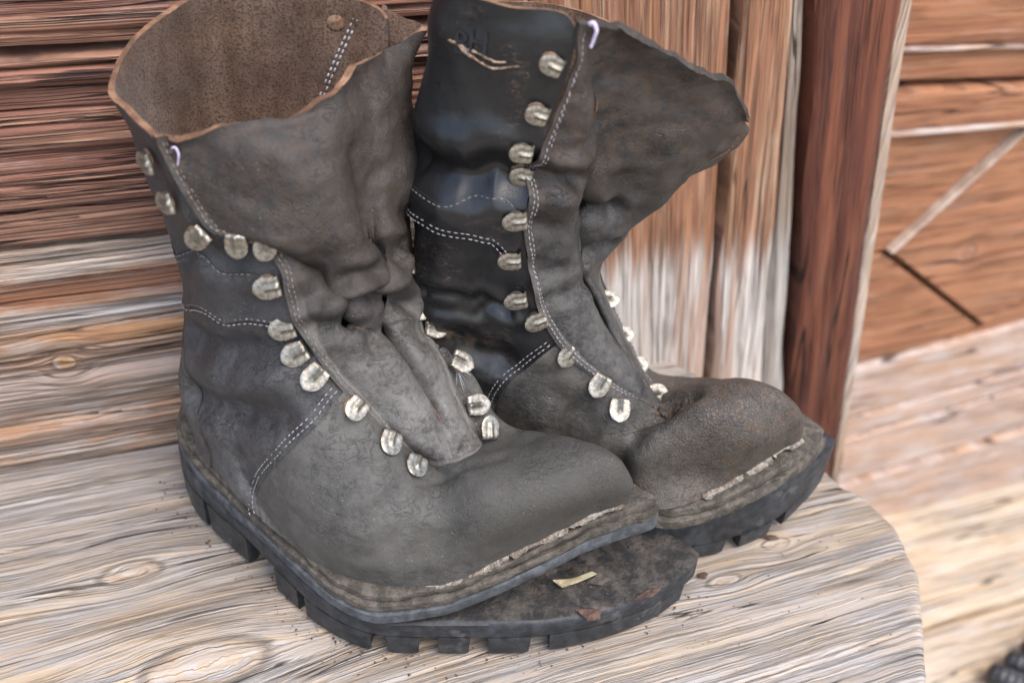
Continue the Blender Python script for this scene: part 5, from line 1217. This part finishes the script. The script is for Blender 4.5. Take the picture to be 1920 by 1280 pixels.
scrap("leaf_scrap", [wl(*p) for p in ((.276, -.012), (.284, -.010), (.287, -.004), (.280, -.003))], 0.0300, 0.0007, M_WELT,
      "grey-brown crumpled leaf scrap beside the straw on the loose sole", "leaf scrap", curl=0.001)
scrap("bark_scrap", [wl(*p) for p in ((.276, -.032), (.284, -.036), (.290, -.032), (.288, -.026), (.281, -.029))], 0.0294, 0.0009, M_BARK,
      "brown bark crumb lying near the front edge of the loose sole", "bark scrap", "bark scraps round the boots")
scrap("bark_scrap", [wl(*p) for p in ((.303, -.012), (.312, -.006), (.315, .001), (.308, -.003))], 0.0294, 0.0010, M_BARK,
      "thin brown bark sliver on the loose sole near its tip", "bark scrap", "bark scraps round the boots")
scrap("bark_scrap", [(0.2690, 0.3405), (0.2735, 0.3385), (0.2765, 0.3410), (0.2745, 0.3430), (0.2705, 0.3435)], 0.0004, 0.0012, M_BARK,
      "reddish-brown bark chip on the bench beside the tip of the loose sole", "bark scrap", "bark scraps round the boots", curl=0.002)
scrap("bark_scrap", [(0.3240, 0.3585), (0.3290, 0.3550), (0.3345, 0.3540), (0.3335, 0.3565), (0.3285, 0.3595)], 0.0004, 0.0012, M_BARK,
      "brown bark chip on the bench under the rear boot's toe", "bark scrap", "bark scraps round the boots", curl=0.002)
# dust, grit and rubber crumbs lying on the bench round the soles and on the loose sole
rg = random.Random(4)
V, F = [], []
def crumb(x, y, z, r):
    b0 = len(V)
    for dx, dy, dz in ((1, 0, 0), (-.6, .8, 0), (-.5, -.9, 0), (0.1, 0.1, 1.0)):
        V.append((x + r * dx * rg.uniform(.6, 1.3), y + r * dy * rg.uniform(.6, 1.3), z + r * dz * rg.uniform(.5, 1.0)))
    F.extend([(b0, b0 + 1, b0 + 3), (b0 + 1, b0 + 2, b0 + 3), (b0 + 2, b0, b0 + 3), (b0, b0 + 2, b0 + 1)])
for _ in range(260):
    lx = rg.uniform(-0.01, 0.34); side = -1
    ly = float(np.interp(lx, [0, .05, .14, .18, .26, .33], [-.02, -.04, -.078, -.08, -.045, .03])) - abs(rg.gauss(0, 0.012)) + 0.004
    x, y, z = wl(lx, ly)[0], wl(lx, ly)[1], 0.0
    crumb(x, y, 0.0002, rg.choice((0.0004, 0.0005, 0.0007, 0.0011)))
for _ in range(120):
    x, y = wl(rg.uniform(.22, .32), rg.uniform(-.03, .03))[:2]
    crumb(x, y, 0.0285, rg.choice((0.0004, 0.0006, 0.0009)))
for _ in range(160):
    crumb(rg.uniform(0.22, 0.40), rg.uniform(0.27, 0.37), 0.0002, rg.choice((0.0003, 0.0004, 0.0007)))
gr = link("grit", mesh_data("grit", V, F, [M_BARK], None, False))
tag(gr, kind="stuff")
# fluff caught on a hook of the front boot
P, N = BL.at(np.array([18.95]), np.array([4.6]), 0.006)
fl = empty("downy_feather", (*wl(P[0][0], P[0][1]), P[0][2]), 0, "tiny white downy feather caught on a hook between the two boots", "feather")
for i in range(26):
    a = random.uniform(0, 2 * math.pi); e = random.uniform(-0.5, 0.9)
    L = random.uniform(0.006, 0.013)
    d = np.array([math.cos(a) * math.cos(e), math.sin(a) * math.cos(e), math.sin(e)])
    d = d + np.array([0.9, -0.2, 0.2]); d /= np.linalg.norm(d)
    pts = [d * L * t + np.array([0, 0, -0.002 * t * t]) for t in np.linspace(0, 1, 5)]
    link("barb", cord_mesh("barb", pts, 0.00014, M_DOWN, 4, 0.8), fl)
